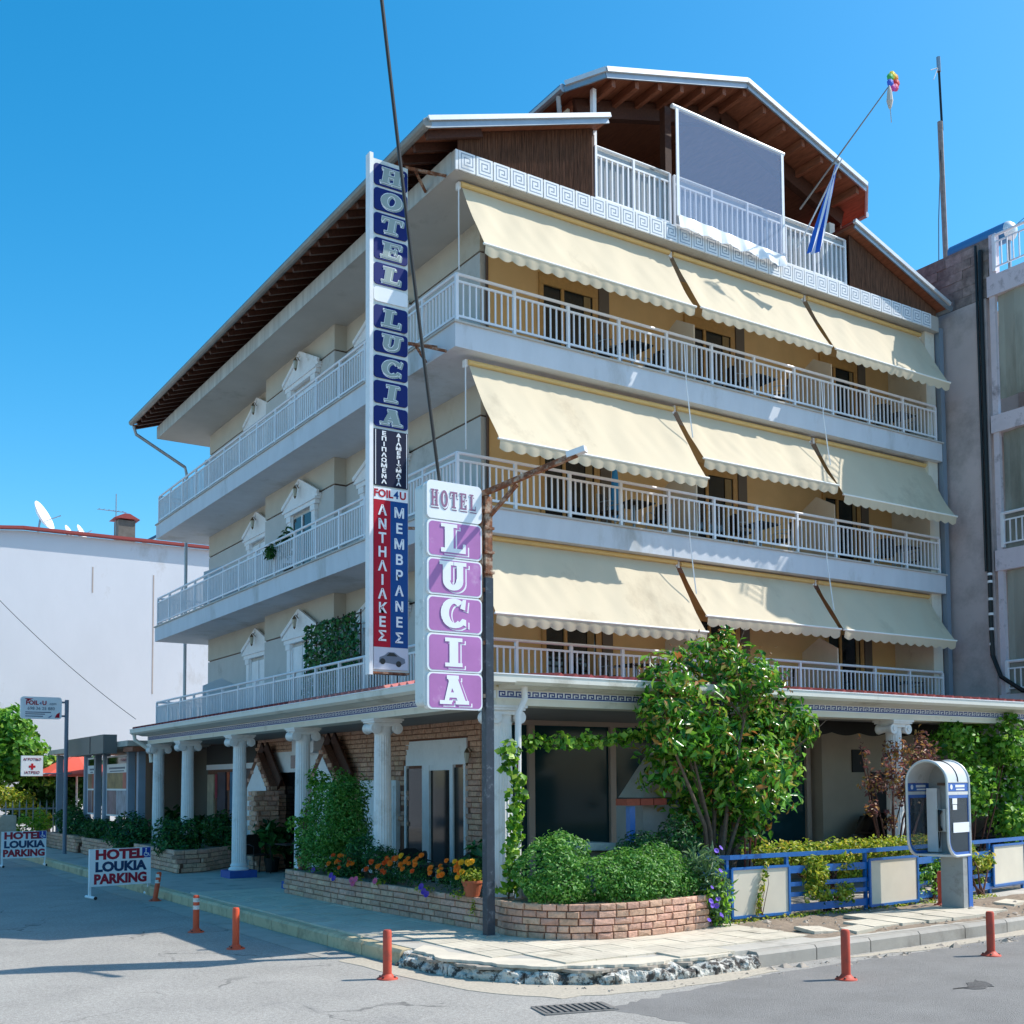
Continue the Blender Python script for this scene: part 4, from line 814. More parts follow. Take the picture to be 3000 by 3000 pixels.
hp(MB().box(XW-.045, 25.6, 2.56, XW-.002, 29.2, 3.05), 'shop_header', M('dark_header', '#3a3734', .7))
sf = hp(MB().box(XW-.05, 25.6, 2.42, XW-.002, 29.2, 2.55), 'shop_front', m_signw)
for y0, y1, z0, z1, c in ((25.7, 26.5, .3, 2.4, '#20242a'), (26.55, 26.65, .2, 2.42, '#8e7f6c'), (26.7, 27.4, .5, 2.35, '#2b6d8d'), (27.42, 27.6, 1.9, 2.35, '#c0562a'), (27.7, 28.3, .5, 2.35, '#4a4650'), (27.85, 28.2, 1.2, 1.7, '#caa63a'), (28.35, 28.5, 1.7, 2.3, '#a82f42'), (28.6, 29.1, .2, 2.3, '#b9a98f')):
    MB().box(XW-.04-random.uniform(0, .02), y0, z0, XW-.003, y1, z1).build('shop_poster', M('poster'+c, c, .35, ns=4, na=.3), sf)
hp(MB().box(8.7, 23.5, .18, 9.1, 23.9, 1.9), 'brick_pier', m_brick)
bricks(hotel, [(8.65, 23.95), (8.65, 23.45), (9.15, 23.45)], .2, 16, .106, .18, .28, .05)
# glazed front
gl = hp(MB().box(XW+.2, YW-.16, .18, 17.0, YW-.002, .42).box(XW+.2, YW-.16, 2.98, 17.0, YW-.002, 3.06), 'glazed_front', M('taupe_frame', '#b09a8c', .5))
fr = MB()
for x in (9.7, 10.32, 12.0, 13.6, 15.2, 16.8): MB().box(x-.06, YW-.14, .42, x+.06, YW-.01, 2.98).build('mullion', MATS['taupe_frame'], gl)
for a, b in ((9.76, 10.26), (10.38, 11.94), (12.06, 13.54), (13.66, 15.14), (15.26, 16.74)): MB().box(a, YW-.08, .42, b, YW-.06, 2.98).build('pane', M('teal_glass', '#1d3c42', .1, spec=.15), gl)
hp(MB().box(17.0, YW-.3, .18, XR-.1, YW-.001, 3.44), 'garage_wall', M('garage_plaster', '#b9aa98', .85, ns=1.5, na=.07))
gd = hp(MB().box(18.4, YW-.34, .2, 19.7, YW-.301, 2.2), 'garage_opening_dark', m_dark); hp(MB().box(17.85, YW-.33, 2.2, 18.2, YW-.302, 2.65), 'vent_window', m_dark)  # first panel: dark sheet standing in for the shade inside the garage opening
va = MB(); va.v = []; n = 60
for i in range(n+1):
    x = 14.3+i*4.2/n; z = 2.86-.05*abs(math.sin(i*math.pi/10)); va.v += [(x, 13.2, 3.055), (x, 13.18, z)]
va.f = [(2*i, 2*i+1, 2*i+3, 2*i+2) for i in range(n)]; va.mi = [0]*n
tag(va.build('shade_valance', M('black_canvas', '#1a1613', .9)), 'dark scalloped canvas valance hanging under the canopy by the garage', 'valance')
# ================= blue fence
m_fblue = M('blue_gloss_paint', '#1a64aa', .35, ns=10, na=.12, dirt=.1, dcol='#3d5a80', ds=8); m_fpan = M('cream_sheet', '#d9cdb8', .6, ns=3, na=.05)
fe = thing('garden_fence', 'bright blue metal fence with cream infill panels along the front garden', 'fence', (13, 11.1, .17))
fpath = [(10.28, 11.3), (10.62, 11.13), (11.66, 11.1), (13.2, 11.0), (14.4, 11.1), (15.4, 11.25), (16.75, 11.42), (17.9, 11.6), (19.4, 11.8)]
def fp(x):
    for (a, b), (c, d) in zip(fpath, fpath[1:]):
        if a <= x <= c: return b+(d-b)*(x-a)/(c-a)
    return fpath[-1][1]
for z, h in ((1.03, .06), (.82, .1), (.62, .06), (.48, .06), (.3, .1)):
    for a, b in zip(fpath, fpath[1:]): MB().bar((a[0], a[1], z), (b[0], b[1], z), .025, h).build('rail', m_fblue, fe)
for x in (10.28, 10.44, 10.6, 11.68, 13.18, 14.42, 15.6, 16.72, 17.92, 18.8, 19.4):
    MB().box(x-.022, fp(x)-.03+.03, .17, x+.022, fp(x)+.045, 1.04 if x > 10.3 else 1.1).build('post', m_fblue, fe)
for x0, x1, z0, z1 in ((10.62, 11.66, .24, .88), (13.2, 14.4, .24, .9), (16.75, 17.9, .3, .95)):
    a = Vector((x0, fp(x0)-.035, 0)); b = Vector((x1, fp(x1)-.035, 0)); p = MB().bar(a+Vector((0, 0, (z0+z1)/2)), b+Vector((0, 0, (z0+z1)/2)), .012, z1-z0).build('infill_panel', m_fpan, fe)
    e = MB()
    for z in (z0, z1): e.bar(a+Vector((0, -.008, z)), b+Vector((0, -.008, z)), .03, .035)
    for q in (a, b): e.bar(q+Vector((0, -.008, z0)), q+Vector((0, -.008, z1)), .035, .03, (0, 1, 0))
    e.build('panel_edge', m_fblue, p)
# ================= phone booth
m_alu = M('booth_aluminium', '#d2d3d2', .35, .1, ns=4, na=.08, dirt=.2, dcol='#8b8a85', ds=4); m_bblue = M('booth_blue', '#1d5fb0', .4); m_bgrey = M('booth_grey', '#9b9d9c', .5, .2, ns=5, na=.1, dirt=.3, dcol='#77746d', ds=5)
bo = thing('phone_booth', 'arched aluminium public phone booth with blue framed glass sides on a grey pedestal', 'phone booth', (13.91, 10.301, .2), rz=math.radians(10))
w, d, ZS = .3, .33, 1.81
def loc(mb, n, m, par=None, **k): return mb.build(n, m, par or bo, local=True, **k)
def prof(x0, zb, rr): return [(d, zb), (x0+rr, zb)]+[(x0+rr-rr*math.sin(math.radians(t)), zb+rr-rr*math.cos(math.radians(t))) for t in range(15, 91, 15)]
hoop = [(x, -w, z) for x, z in prof(-d, .77, .25)]+[(-d, -w, ZS)]+[(-d, -w*math.cos(math.radians(t)), ZS+w*math.sin(math.radians(t))) for t in range(10, 180, 10)]+[(-d, w, ZS)]+[(x, w, z) for x, z in prof(-d, .77, .25)[::-1]]
loc(MB().tube(hoop, .02, 8), 'front_hoop', m_alu, smooth=True)
bh = [(d, -w, .77), (d, -w, ZS)]+[(d, -w*math.cos(math.radians(t)), ZS+w*math.sin(math.radians(t))) for t in range(10, 180, 10)]+[(d, w, ZS), (d, w, .77)]; loc(MB().tube(bh, .022, 8), 'back_hoop', m_alu, smooth=True)
v = MB(); n = 18
for i in range(n+1):
    a = math.pi*i/n
    for x in (-d, d):
        for r in (w, w-.018): v.v.append((x, -r*math.cos(a), ZS+r*math.sin(a)))
for i in range(n):
    k = 4*i; v.f += [(k, k+2, k+6, k+4), (k+1, k+5, k+7, k+3)]
v.mi = [0]*len(v.f); loc(v, 'vaulted_roof', m_alu, smooth=True)
loc(MB().tube([(0, -(w+.004)*math.cos(math.radians(t)), ZS+(w+.004)*math.sin(math.radians(t))) for t in range(0, 181, 10)], .008, 6), 'roof_rib', m_black)
bgl = glassmat('booth_glass', '#3b4650', .45, .06)
for s in (-1, 1):
    y = s*(w-.006); outl = prof(-d+.03, .8, .22)+[(-d+.03, 1.61), (d-.01, 1.61), (d-.01, .8)]
    pn = loc(MB().prism(outl[1:], (0, y-.004, 0), (1, 0, 0), (0, 0, 1), (0, .008, 0)), 'side_glass', bgl)
    e = MB(); oo = [(x, z) for x, z in outl[1:]]
    for a, b in zip(oo, oo[1:]+oo[:1]): e.bar((a[0], y, a[1]), (b[0], y, b[1]), .05, .014, (0, 1, 0))
    loc(e, 'blue_glass_frame', m_bblue, pn)
    loc(MB().box(-d+.02, y-.01, 1.63, d, y+.01, 1.675).box(-d+.02, y-.011, 1.8, d, y+.011, 1.815), 'cross_bar', m_alu)
    lb = loc(MB().box(-d+.03, y-.006, 1.68, d-.02, y+.006, 1.795), 'header_panel', m_bblue); loc(MB().box(-.08, y-.009, 1.735, .2, y+.009, 1.77).box(-.06, y-.0095, 1.695, .2, y+.0095, 1.715).lathe([(.035, -.01), (.035, .01)], (-.2, y, 1.74), 12, (0, 1, 0)), 'header_print', m_signw, lb)
    if s < 0: loc(MB().box(-d+.14, y-.014, 1.5, -d+.28, y-.008, 1.58).box(-d+.15, y-.0145, 1.42, -d+.27, y-.008, 1.49).box(-.18, y-.0142, 1.1, d, y-.008, 1.24), 'paper_notice', m_signw, pn)
bp = loc(MB().box(d-.03, -w+.02, .78, d-.005, w-.02, ZS), 'back_wall', m_bgrey); loc(MB().prism([(w*.95*math.cos(math.radians(t)), w*.95*math.sin(math.radians(t))) for t in range(0, 181, 12)], (d-.03, 0, ZS+.001), (0, 1, 0), (0, 0, 1), (.02, 0, 0)), 'back_arch', m_bgrey)
loc(MB().box(d-.14, .11, .8, d-.032, .27, 1.72), 'white_directory_panel', m_white); loc(MB().box(d-.1, -.06, 1.76, d-.04, .12, 1.8), 'small_lamp', m_brown)
ph = loc(MB().box(d-.2, -.04, 1.1, d-.032, .1, 1.42), 'telephone', m_alu); loc(MB().tube([(d-.22, .03, 1.4), (d-.25, .03, 1.34), (d-.25, .03, 1.18), (d-.22, .03, 1.12)], [.035, .02, .02, .035], 8), 'handset', m_black, ph); loc(MB().tube([(d-.22, .03, 1.1), (d-.22, .04, .9), (d-.2, .06, .86), (d-.18, .08, 1.1)], .007, 6), 'cord', m_black, ph)
loc(MB().box(-d+.22, -w, .755, d+.01, w, .785), 'floor_shelf', m_alu)
loc(MB().box(d-.24, -.3, .0, d-.1, .03, .754), 'pedestal', m_bgrey); loc(MB().box(d-.098, -.31, .0, d+.02, -.28, .754), 'blue_pedestal_strip', m_bblue); loc(MB().box(d-.097, -.279, -.02, d+.08, .03, .05), 'foot_plate', m_alu)
# ================= bollards
m_or = M('orange_rubber', '#d9512a', .55, ns=6, na=.12, dirt=.2, dcol='#8c4a35', ds=6); m_or2 = M('faded_orange_rubber', '#c44a33', .6, ns=6, na=.14, dirt=.35, dcol='#7d4638', ds=5); m_refl = M('reflective_band', '#d8d6cf', .35, dirt=.4, dcol='#a49a8e', ds=12)
def bollard(x, y, z, mat, label, h=.51, bands=0, lean=(0, 0), g='orange bollards along the kerb', r=.043):
    t = thing('bollard', label, 'bollard', (x, y, z), g)
    MB().lathe([(.115, 0), (.11, .012), (.07, .03), (r+.004, .055)], (x, y, z), 20).build('base', mat, t, smooth=True)
    p = MB().tube([(x, y, z+.05), (x+lean[0]*.5, y+lean[1]*.5, z+h*.5), (x+lean[0], y+lean[1], z+h-.02), (x+lean[0], y+lean[1], z+h)], [r, r, r, r*.8], 16).build('tube', mat, t, smooth=True)
    for k in range(bands):
        f = .62+k*.2; MB().lathe([(r+.002, 0), (r+.002, .055)], (x+lean[0]*f, y+lean[1]*f, z+h*f), 16).build('band', m_refl, t)
    b = MB()
    for k in range(4): a = k*1.57+.6; b.lathe([(.012, 0), (.012, .01), (.006, .014)], (x+.088*math.cos(a), y+.088*math.sin(a), z+.02), 6)
    b.build('bolt', m_black, t)
bollard(5.68, 20.4, 0, m_or, 'leaning orange bollard with white bands nearest the parking board', bands=2, lean=(.06, -.02))
bollard(4.96, 15.78, 0, m_or, 'upright orange bollard with white bands, middle one of three beside the left kerb', bands=2)
bollard(4.87, 13.9, 0, m_or, 'plain bright orange bollard on the sunlit edge of the left road shadow')
bollard(5.43, 10.83, 0, m_or2, 'faded orange bollard in front of the crumbling white kerb corner', r=.047)
bollard(9.26, 8.02, 0, m_or2, 'faded red orange bollard standing out in the road below the first cream fence panel', r=.047)
bollard(11.86, 8.12, 0, m_or2, 'red orange bollard in the road at the right edge in front of the phone booth', r=.047)
bollard(14.35, 10.62, .19, m_or2, 'bollard half hidden behind the phone booth pedestal', r=.045)
# ================= parking boards
def board(x0, y0, x1, y1, label):
    a = Vector((x0, y0, 0)); b = Vector((x1, y1, 0)); rz = math.atan2((b-a).y, (b-a).x); L = (b-a).length
    t = thing('parking_sign', label, 'sign', (x0, y0, 0), 'parking boards standing on the road', rz); lo = lambda mb, n, m, p=None: mb.build(n, m, p or t, local=True)
    p = lo(MB().box(0, -.01, .215, L, .012, .89), 'board', m_signw)
    for x in (.02, L-.02): lo(MB().box(x-.022, .013, .03, x+.022, .05, .89), 'leg', m_white); lo(MB().tube([(x, -.24, .03), (x, .2, .03)], .028, 10), 'foot', m_white); lo(MB().tube([(x, -.26, .03), (x, -.24, .03)], .03, 10), 'foot_cap', m_black)
    def tx(s, z, sx, m, x=.5): o = inst(textmesh(s, .235, m, .002, .012, sx=sx), 'lettering', None, (L*x, -.0125, z), rot=(RX, 0, 0)); o.parent = p
    tx('HOTEL', .775, 1.22, m_lred, .48); tx('LOUKIA', .555, 1.12, m_lnavy); tx('PARKING', .335, 1.0, m_lred)
    q = lo(MB().box(L-.17, -.0145, .7, L-.01, -.0102, .885), 'wheelchair_plate', M('wheelchair_blue', '#173a9a', .4))
    cx = L-.095; y = -.0165
    lo(MB().prism(rrect(cx-.016, .842, cx+.014, .872, .014), (0, y, 0), (1, 0, 0), (0, 0, 1), (0, .0015, 0)).prism([(cx-.012, .775), (cx+.006, .775), (cx+.006, .836), (cx-.012, .836)], (0, y, 0), (1, 0, 0), (0, 0, 1), (0, .0016, 0)).prism([(cx-.012, .768), (cx+.035, .768), (cx+.055, .722), (cx+.068, .73), (cx+.045, .785), (cx-.012, .785)], (0, y, 0), (1, 0, 0), (0, 0, 1), (0, .0012, 0)), 'wheelchair_figure', m_signw, q)
    rg = MB(); [rg.prism(pl, (0, y+.0003, 0), (1, 0, 0), (0, 0, 1), (0, .001, 0)) for pl in ring(cx-.002, .76, .042, .042, .03, .03, 120, 345, 14)]; lo(rg, 'wheelchair_wheel', m_signw, q)
board(4.81, 21.5, 5.94, 21.66, 'white hotel parking board on posts, nearer one beside the kerb')
board(4.85, 31.2, 5.9, 31.16, 'white hotel parking board farther up the street at the left edge')
# storm drain
dr = thing('storm_drain', 'worn iron storm drain grate set in the road', 'drain', (6.1, 8.42, 0)); c = Vector((6.1, 8.42)); u = Vector((.97, -.25)).normalized(); vv = Vector((.25, .97)).normalized()
P2 = lambda a, b, z: (c.x+u.x*a+vv.x*b, c.y+u.y*a+vv.y*b, z)
MB().add([P2(-.32, -.17, .005), P2(.32, -.17, .005), P2(.32, .17, .005), P2(-.32, .17, .005)], [(0, 1, 2, 3)]).build('pit', M('drain_pit', '#34312e', .9), dr)
m_iron = M('worn_iron', '#8b8681', .6, .4, ns=20, na=.2)
for i in range(11): MB().bar(P2(-.3+i*.06, -.16, .012), P2(-.3+i*.06, .16, .012), .03, .012).build('bar', m_iron, dr)
fr_ = MB()
for s in (-1, 1): fr_.bar(P2(-.35, s*.18, .008), P2(.35, s*.18, .004), .03, .012).bar(P2(s*.34, -.17, .008), P2(s*.34, .17, .004), .03, .0125)
fr_.build('frame', m_iron, dr)
# ================= plants
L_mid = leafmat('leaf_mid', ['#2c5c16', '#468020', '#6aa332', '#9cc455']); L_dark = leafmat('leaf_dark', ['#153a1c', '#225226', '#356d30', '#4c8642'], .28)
L_bush = leafmat('leaf_bush', ['#2c651c', '#437f28', '#5f983e', '#8cba66'], .35); L_yel = leafmat('leaf_yellow_green', ['#4a701c', '#7c9a2c', '#a8b53c', '#c9b64a'], .4)
L_glossy = leafmat('leaf_glossy', ['#20521a', '#387724', '#5c9c2e', '#86bb42', '#a06a3a'], .3, .26); L_plum = leafmat('leaf_plum', ['#4a2c2c', '#6d4440', '#96685f', '#8d7a3c', '#b8813f'], .3); L_lime = leafmat('leaf_lime', ['#4d7f1c', '#6fa628', '#8fc23a', '#a6cc52'], .4)
L_vine = leafmat('leaf_vine', ['#2f5a14', '#4f861c', '#79ad2c', '#b4cf58'], .35); L_dry = leafmat('leaf_dry', ['#6b4a2a', '#8f6a40', '#a8845a'], .3)
m_bark = M('tree_bark', '#6d5a4b', .9, ns=20, na=.3, bump=.6); m_stem = M('red_brown_stem', '#5a3428', .8, ns=20, na=.25); m_gstem = M('green_stem', '#4e5f2c', .7)
m_terra = M('terracotta', '#b5603f', .8, ns=8, na=.12)
def plant(name, label, cat, base, blobs, n, size, mat, part='foliage', shell=.5, jit=.6, asp=.5, group=None, stems=0, smat=None, droop=0, rough=.18, sr=.012):
    t = thing(name, label, cat, base, group); P, Nn = blobpts(blobs, n, shell, rough); leaves(part, mat, t, P, Nn, size, asp, jit=jit, droop=droop)
    if stems:
        mb = MB()
        for b in blobs[:stems]:
            a = Vector(base)+Vector((random.uniform(-.05, .05), random.uniform(-.05, .05), 0)); e = Vector(b[:3]); m = a.lerp(e, .5)+Vector((random.uniform(-.1, .1), random.uniform(-.1, .1), .1)); mb.tube([a, m, e], [sr*1.6, sr, sr*.5], 6)
        mb.build('stem', smat or m_stem, t)
    return t
# big glossy tree
BT = [(10.22, 11.90, 3.40, .42), (11.38, 12.25, 3.73, .50), (11.55, 11.60, 3.44, .48), (12.55, 12.05, 2.95, .48), (10.45, 11.75, 2.79, .61), (11.88, 12.30, 2.74, .76), (12.95, 11.90, 2.80, .25), (11.21, 12.25, 2.04, .69), (11.51, 11.60, 2.03, .63), (10.39, 12.05, 2.23, .38), (12.29, 11.75, 2.18, .30), (11.04, 12.30, 1.55, .39), (11.66, 11.90, 1.40, .42), (11.65, 12.25, 4.05, .25), (9.85, 11.60, 2.95, .30), (12.46, 12.05, 2.54, .41)]
bt = thing('tree', 'big glossy leaved tree growing behind the blue fence', 'tree', (11.1, 11.85, .18))
BL = [(x, y, z, r*1.02, r*1.02, r*.95) for x, y, z, r in BT]
P, Nn = blobpts(BL, 9000, .4, .27); leaves('crown', L_glossy, bt, P, Nn, .15, .42, jit=.8, droop=.6)
P, Nn = blobpts([b for b in BL if b[2] > 3.2], 420, .8, .3); leaves('dry_leaves', L_dry, bt, P, Nn, .07, .4, jit=.9)
mb = MB()
for i, (x, y, z, r) in enumerate(BT):
    a = Vector((11.05+.12*math.cos(i*1.9), 11.85+.1*math.sin(i*1.9), .17)); e = Vector((x, y, z)); m = Vector((11.1+(x-11.1)*.25, 11.85+(y-11.85)*.3, .17+(z-.17)*.45))
    if i % 2 == 0 or i < 6: mb.tube([a, m, e], [.05, .03, .012], 7)
    for k in range(4):
        q = e+Vector((random.uniform(-r, r), random.uniform(-r, r), random.uniform(-.3*r, r*1.05))); mb.tube([m.lerp(e, .7), q], [.012, .004], 5)
mb.build('trunk', m_bark, bt, smooth=True)
st = MB(); [st.tube([(11.25+k*.07, 11.5, .2), (11.28+k*.1, 11.5, 1.25)], .014, 6) for k in range(4)]; st.build('stem', M('red_stem', '#6e2a20', .6), bt)
plant('plum_tree', 'slender purple leaved plum tree in front of the right column', 'tree', (15.0, 12.0, .18), [(14.61, 12.00, 1.97, .24, .24, .24), (15.3, 12.1, 2.48, .28, .28, .3), (15.55, 11.80, 2.40, .3, .3, .33), (15.83, 12.00, 2.75, .13, .13, .2), (15.61, 12.20, 1.90, .34, .34, .34), (14.31, 11.80, 1.59, .15, .15, .15), (14.42, 12.00, 2.4, .08, .08, .22), (14.55, 12.20, 2.6, .05, .05, .2), (14.8, 11.8, 2.18, .22, .22, .27), (16.05, 12.00, 2.01, .24, .24, .26), (16.4, 12.20, 2.5, .1, .1, .22), (15.0, 12, 1.4, .15, .15, .2)], 1500, .085, L_plum, 'crown', .1, .8, group=None, stems=12, sr=.014)
plant('shrub', 'bright green maple leaved shrub rising behind the phone booth', 'shrub', (17.8, 12.5, .18), [(17.19, 12.40, 2.72, .36, .4, .36), (18.39, 12.70, 2.56, .52, .5, .5), (18.48, 12.20, 2.67, .45, .45, .45), (17.54, 12.40, 1.94, .56, .5, .55), (18.97, 12.70, 1.75, .6, .5, .6), (18.60, 12.20, 1.20, .37, .37, .37), (17.04, 12.40, 3.05, .09, .09, .22), (18.22, 12.70, 3.05, .22, .22, .28), (18.60, 12.20, 3.1, .16, .16, .25), (19.39, 12.40, 2.25, .48, .48, .5)], 4300, .12, L_mid, 'foliage', .3, .8, .75, stems=9)
# climbing vine and its horizontal run
t = thing('climbing_vine', 'vine climbing the white downpipe beside the corner column', 'vine', (7.75, 12.1, .2))
BLv = [(7.7+.02*i*(i < 8), 11.98, .75+i*.19, .13 if i % 3 else .17, .1, .14) for i in range(10)]
P, Nn = blobpts(BLv, 480, .2); Nn[:, 1] -= .4; leaves('foliage', L_vine, t, P, Nn, .095, .85, jit=.9); MB().tube([(7.72, 12.05, .5), (7.8, 12.06, 1.2), (7.85, 12.05, 1.9), (7.9, 12.06, 2.5)], .012, 6).build('stem', m_stem, t)
P = np.array([(8.15+2.3*u, 12.2, 2.58+.2*u-.08*math.sin(3*u)) for u in np.linspace(0, 1, 20)]); bl = [(p[0], p[1], p[2], .13, .1, .1 if i % 4 else .16) for i, p in enumerate(P)]
t = thing('climbing_vine', 'lime green vine strung out horizontally in front of the dark glazing', 'vine', (8.15, 12.2, 2.5)); Q, Nn = blobpts(bl, 560, .15); Nn[:, 1] -= .3; leaves('foliage', L_vine, t, Q, Nn, .095, .85, jit=.9)
MB().tube([tuple(p) for p in P], .008, 5).build('stem', m_stem, t)
# hedge and creeper on the fence
plant('hedge', 'low yellow green hedge along the top of the blue fence', 'hedge', (13, 11.35, .18), [(11.5+i*.27, 11.35+.02*(i % 2), 1.02, .22, .2, .18) for i in range(17)], 6200, .07, L_yel, stems=6, jit=.8, shell=.2)
for nm, x0, x1, n, lb in (('a', 11.75, 13.3, 2800, 'creeper with yellowing leaves woven through the fence between the first two cream panels'), ('b', 14.45, 15.3, 900, 'creeper woven through the fence rails just left of the booth pedestal'), ('c', 15.5, 16.7, 1700, 'autumn tinted creeper on the fence right of the phone booth')):
    plant('creeper', lb, 'creeper', ((x0+x1)/2, 11.15, .2), [(x0+(x1-x0)*random.random(), fp(x0+(x1-x0)*.5)+random.uniform(-.06, .12), random.uniform(.35, 1.0), .2, .1, .16) for i in range(12)], n, .075, L_yel if nm != 'b' else L_mid, stems=6, jit=.8, shell=.1)
plant('creeper', 'thin creeper dangling over the first cream fence panel', 'creeper', (11.1, 11.03, .25), [(11.2-.1*i*.3, 11.02, .9-i*.1, .04, .03, .06) for i in range(7)], 90, .07, L_yel, stems=7, sr=.004)
plant('weeds', 'dry weeds and fallen leaves at the foot of the fence', 'weeds', (12, 10.95, .19), [(10.5+i*.33, 10.95+.05*(i % 3), .2, .2, .12, .04) for i in range(18)], 800, .05, L_yel, jit=1.0)
# planter A
def pot(x, y, z, label, blobs, n, size, mat, r=.11, cat='potted plant', group=None):
    t = thing('potted_plant', label, cat, (x, y, z), group); MB().lathe([(r*.7, 0), (r, .17), (r*1.08, .17), (r*1.08, .2), (r*.9, .2), (r*.85, .17)], (x, y, z), 18).build('pot', m_terra, t)
    P, Nn = blobpts([(x+a, y+b, z+c, rx, ry, rz) for a, b, c, rx, ry, rz in blobs], n, .3); leaves('foliage', mat, t, P, Nn, size, .5, jit=.7); return t
plant('bush', 'tall feathery green bush standing in the long planter', 'bush', (7.9, 17.2, .58), [(7.75, 17.6, 1.25, .5, .5, .55), (7.9, 17.25, 1.75, .42, .42, .45), (7.75, 16.9, 1.35, .45, .4, .5), (7.7, 17.3, .9, .5, .55, .35), (7.95, 17.6, 2.0, .25, .25, .25)], 12000, .07, L_bush, stems=5, jit=.8, asp=.4, rough=.28)
plant('bush', 'smaller dark green bush in the long planter before the second column', 'bush', (7.75, 15.9, .58), [(7.7, 16.1, .98, .36, .4, .26), (7.75, 15.7, .9, .3, .3, .22), (7.7, 16.5, .8, .3, .3, .25)], 2600, .06, L_dark, stems=3, jit=.8, asp=.45)
plant('shrub', 'spindly yellowish shrub climbing beside the third column', 'shrub', (7.6, 18.3, .58), [(7.62, 18.35, 1.1, .16, .2, .3), (7.7, 18.3, 1.6, .16, .2, .3), (7.75, 18.1, 2.1, .22, .22, .25), (7.6, 18.6, 1.35, .2, .2, .16), (7.85, 18.1, 1.9, .2, .2, .3)], 900, .075, L_mid, stems=5, jit=.8, asp=.6)
pot(7.62, 18.42, .6, 'small terracotta pot with a seedling on the far end of the long planter', [(0, 0, .35, .16, .16, .18)], 220, .06, L_dark, .1)
pot(7.75, 15.55, .6, 'terracotta pot standing among the marigolds', [(0, 0, .32, .2, .2, .13)], 220, .06, L_dark, .11)
m_mar = [M('marigold_orange', '#ef7a10', .6, ns=60, na=.25), M('marigold_deep', '#e2560c', .6, ns=60, na=.25), M('marigold_yellow', '#f2b21c', .6, ns=60, na=.2)]
mm = []
for m in m_mar:
    b = MB()
    for k, (r, z) in enumerate(((.042, 0), (.034, .014), (.022, .024))):
        n = 12; c0 = len(b.v); b.v.append((0, 0, z+.012))
        for i in range(n*2): a = math.pi*i/n+k*.3; q = r*(1 if i % 2 else .8); b.v.append((q*math.cos(a), q*math.sin(a), z+(.004 if i % 2 else -.004)))
        b.f += [(c0, c0+1+i, c0+1+(i+1) % (2*n)) for i in range(2*n)]
    b.mi = [0]*len(b.f); mm.append(b.mesh('flower', m))
def marigold(label, x, y, rx, ry, zc, rz, nf, cols, n=900):
    t = plant('marigold_plant', label, 'flowers', (x, y, .58), [(x, y, zc, rx, ry, rz), (x-.05, y+ry*.6, zc-.1, rx*.8, ry*.6, rz*.7), (x-.05, y-ry*.6, zc-.1, rx*.8, ry*.6, rz*.7)], n, .05, L_dark, jit=.8, asp=.4, shell=.3)
    for k in range(nf):
        a = random.uniform(-1, 1); bb = random.uniform(-.2, 1); p = (x-rx*(.3+.6*(1-bb))-.02, y+a*ry*1.25, zc+bb*rz*1.05+.02)
        d = Vector((-.7-random.random()*.4, random.uniform(-.5, .1), .7)); inst(mm[random.choice(cols)], 'flower', t, p, rot=d.to_track_quat('Z', 'Y').to_euler(), sc=(random.uniform(.9, 1.25),)*3)
marigold('marigolds at the left end of the flower row, below the tall bush', 7.6, 16.45, .22, .35, .74, .15, 14, (0, 0, 1))
marigold('marigolds around the terracotta pot in the long planter', 7.62, 15.1, .22, .3, .76, .17, 13, (0, 1, 1))
marigold('tallest marigold clump in front of the dark chairs', 7.62, 14.35, .24, .4, .84, .2, 15, (0, 0, 1, 2))
marigold('brightest sunlit marigolds nearest the rusty pole', 7.58, 12.95, .25, .4, .84, .2, 22, (0, 0, 2))
m_pet = M('petunia_purple', '#5a2f9a', .6); m_pk = M('petunia_pink', '#d8567e', .6)
pt = thing('petunia_plant', 'purple and pink petunias trailing over the edge of the long planter', 'flowers', (7.35, 14.8, .6))
P, Nn = blobpts([(7.38, y, .62, .1, .2, .06) for y in (16.6, 15.7, 15.0, 13.6, 12.7)]+[(7.45, 12.45, .45, .06, .08, .18)], 420, .1); leaves('foliage', L_yel, pt, P, Nn, .05, .5)
pf = MB().lathe([(.004, -.03), (.012, -.01), (.04, .005), (.036, .006), (.006, -.008)], (0, 0, 0), 10)
mp, mk = pf.mesh('flower', m_pet), pf.mesh('flower', m_pk)
for y, z, m in ((16.5, .62, mp), (16.4, .58, mp), (15.75, .6, mk), (15.7, .55, mk), (15.6, .62, mk), (14.95, .64, mk), (13.55, .66, mp), (13.48, .6, mp), (13.4, .57, mp), (17.2, .66, mp)): inst(m, 'flower', pt, (7.3, y, z), rot=Vector((-.9, -.3, .4)).to_track_quat('Z', 'Y').to_euler(), sc=(1.2,)*3)
pot(7.5, 12.55, .6, 'low dry potted plant beside the pole base', [(0, 0, .25, .16, .16, .12)], 380, .05, L_yel, .13)
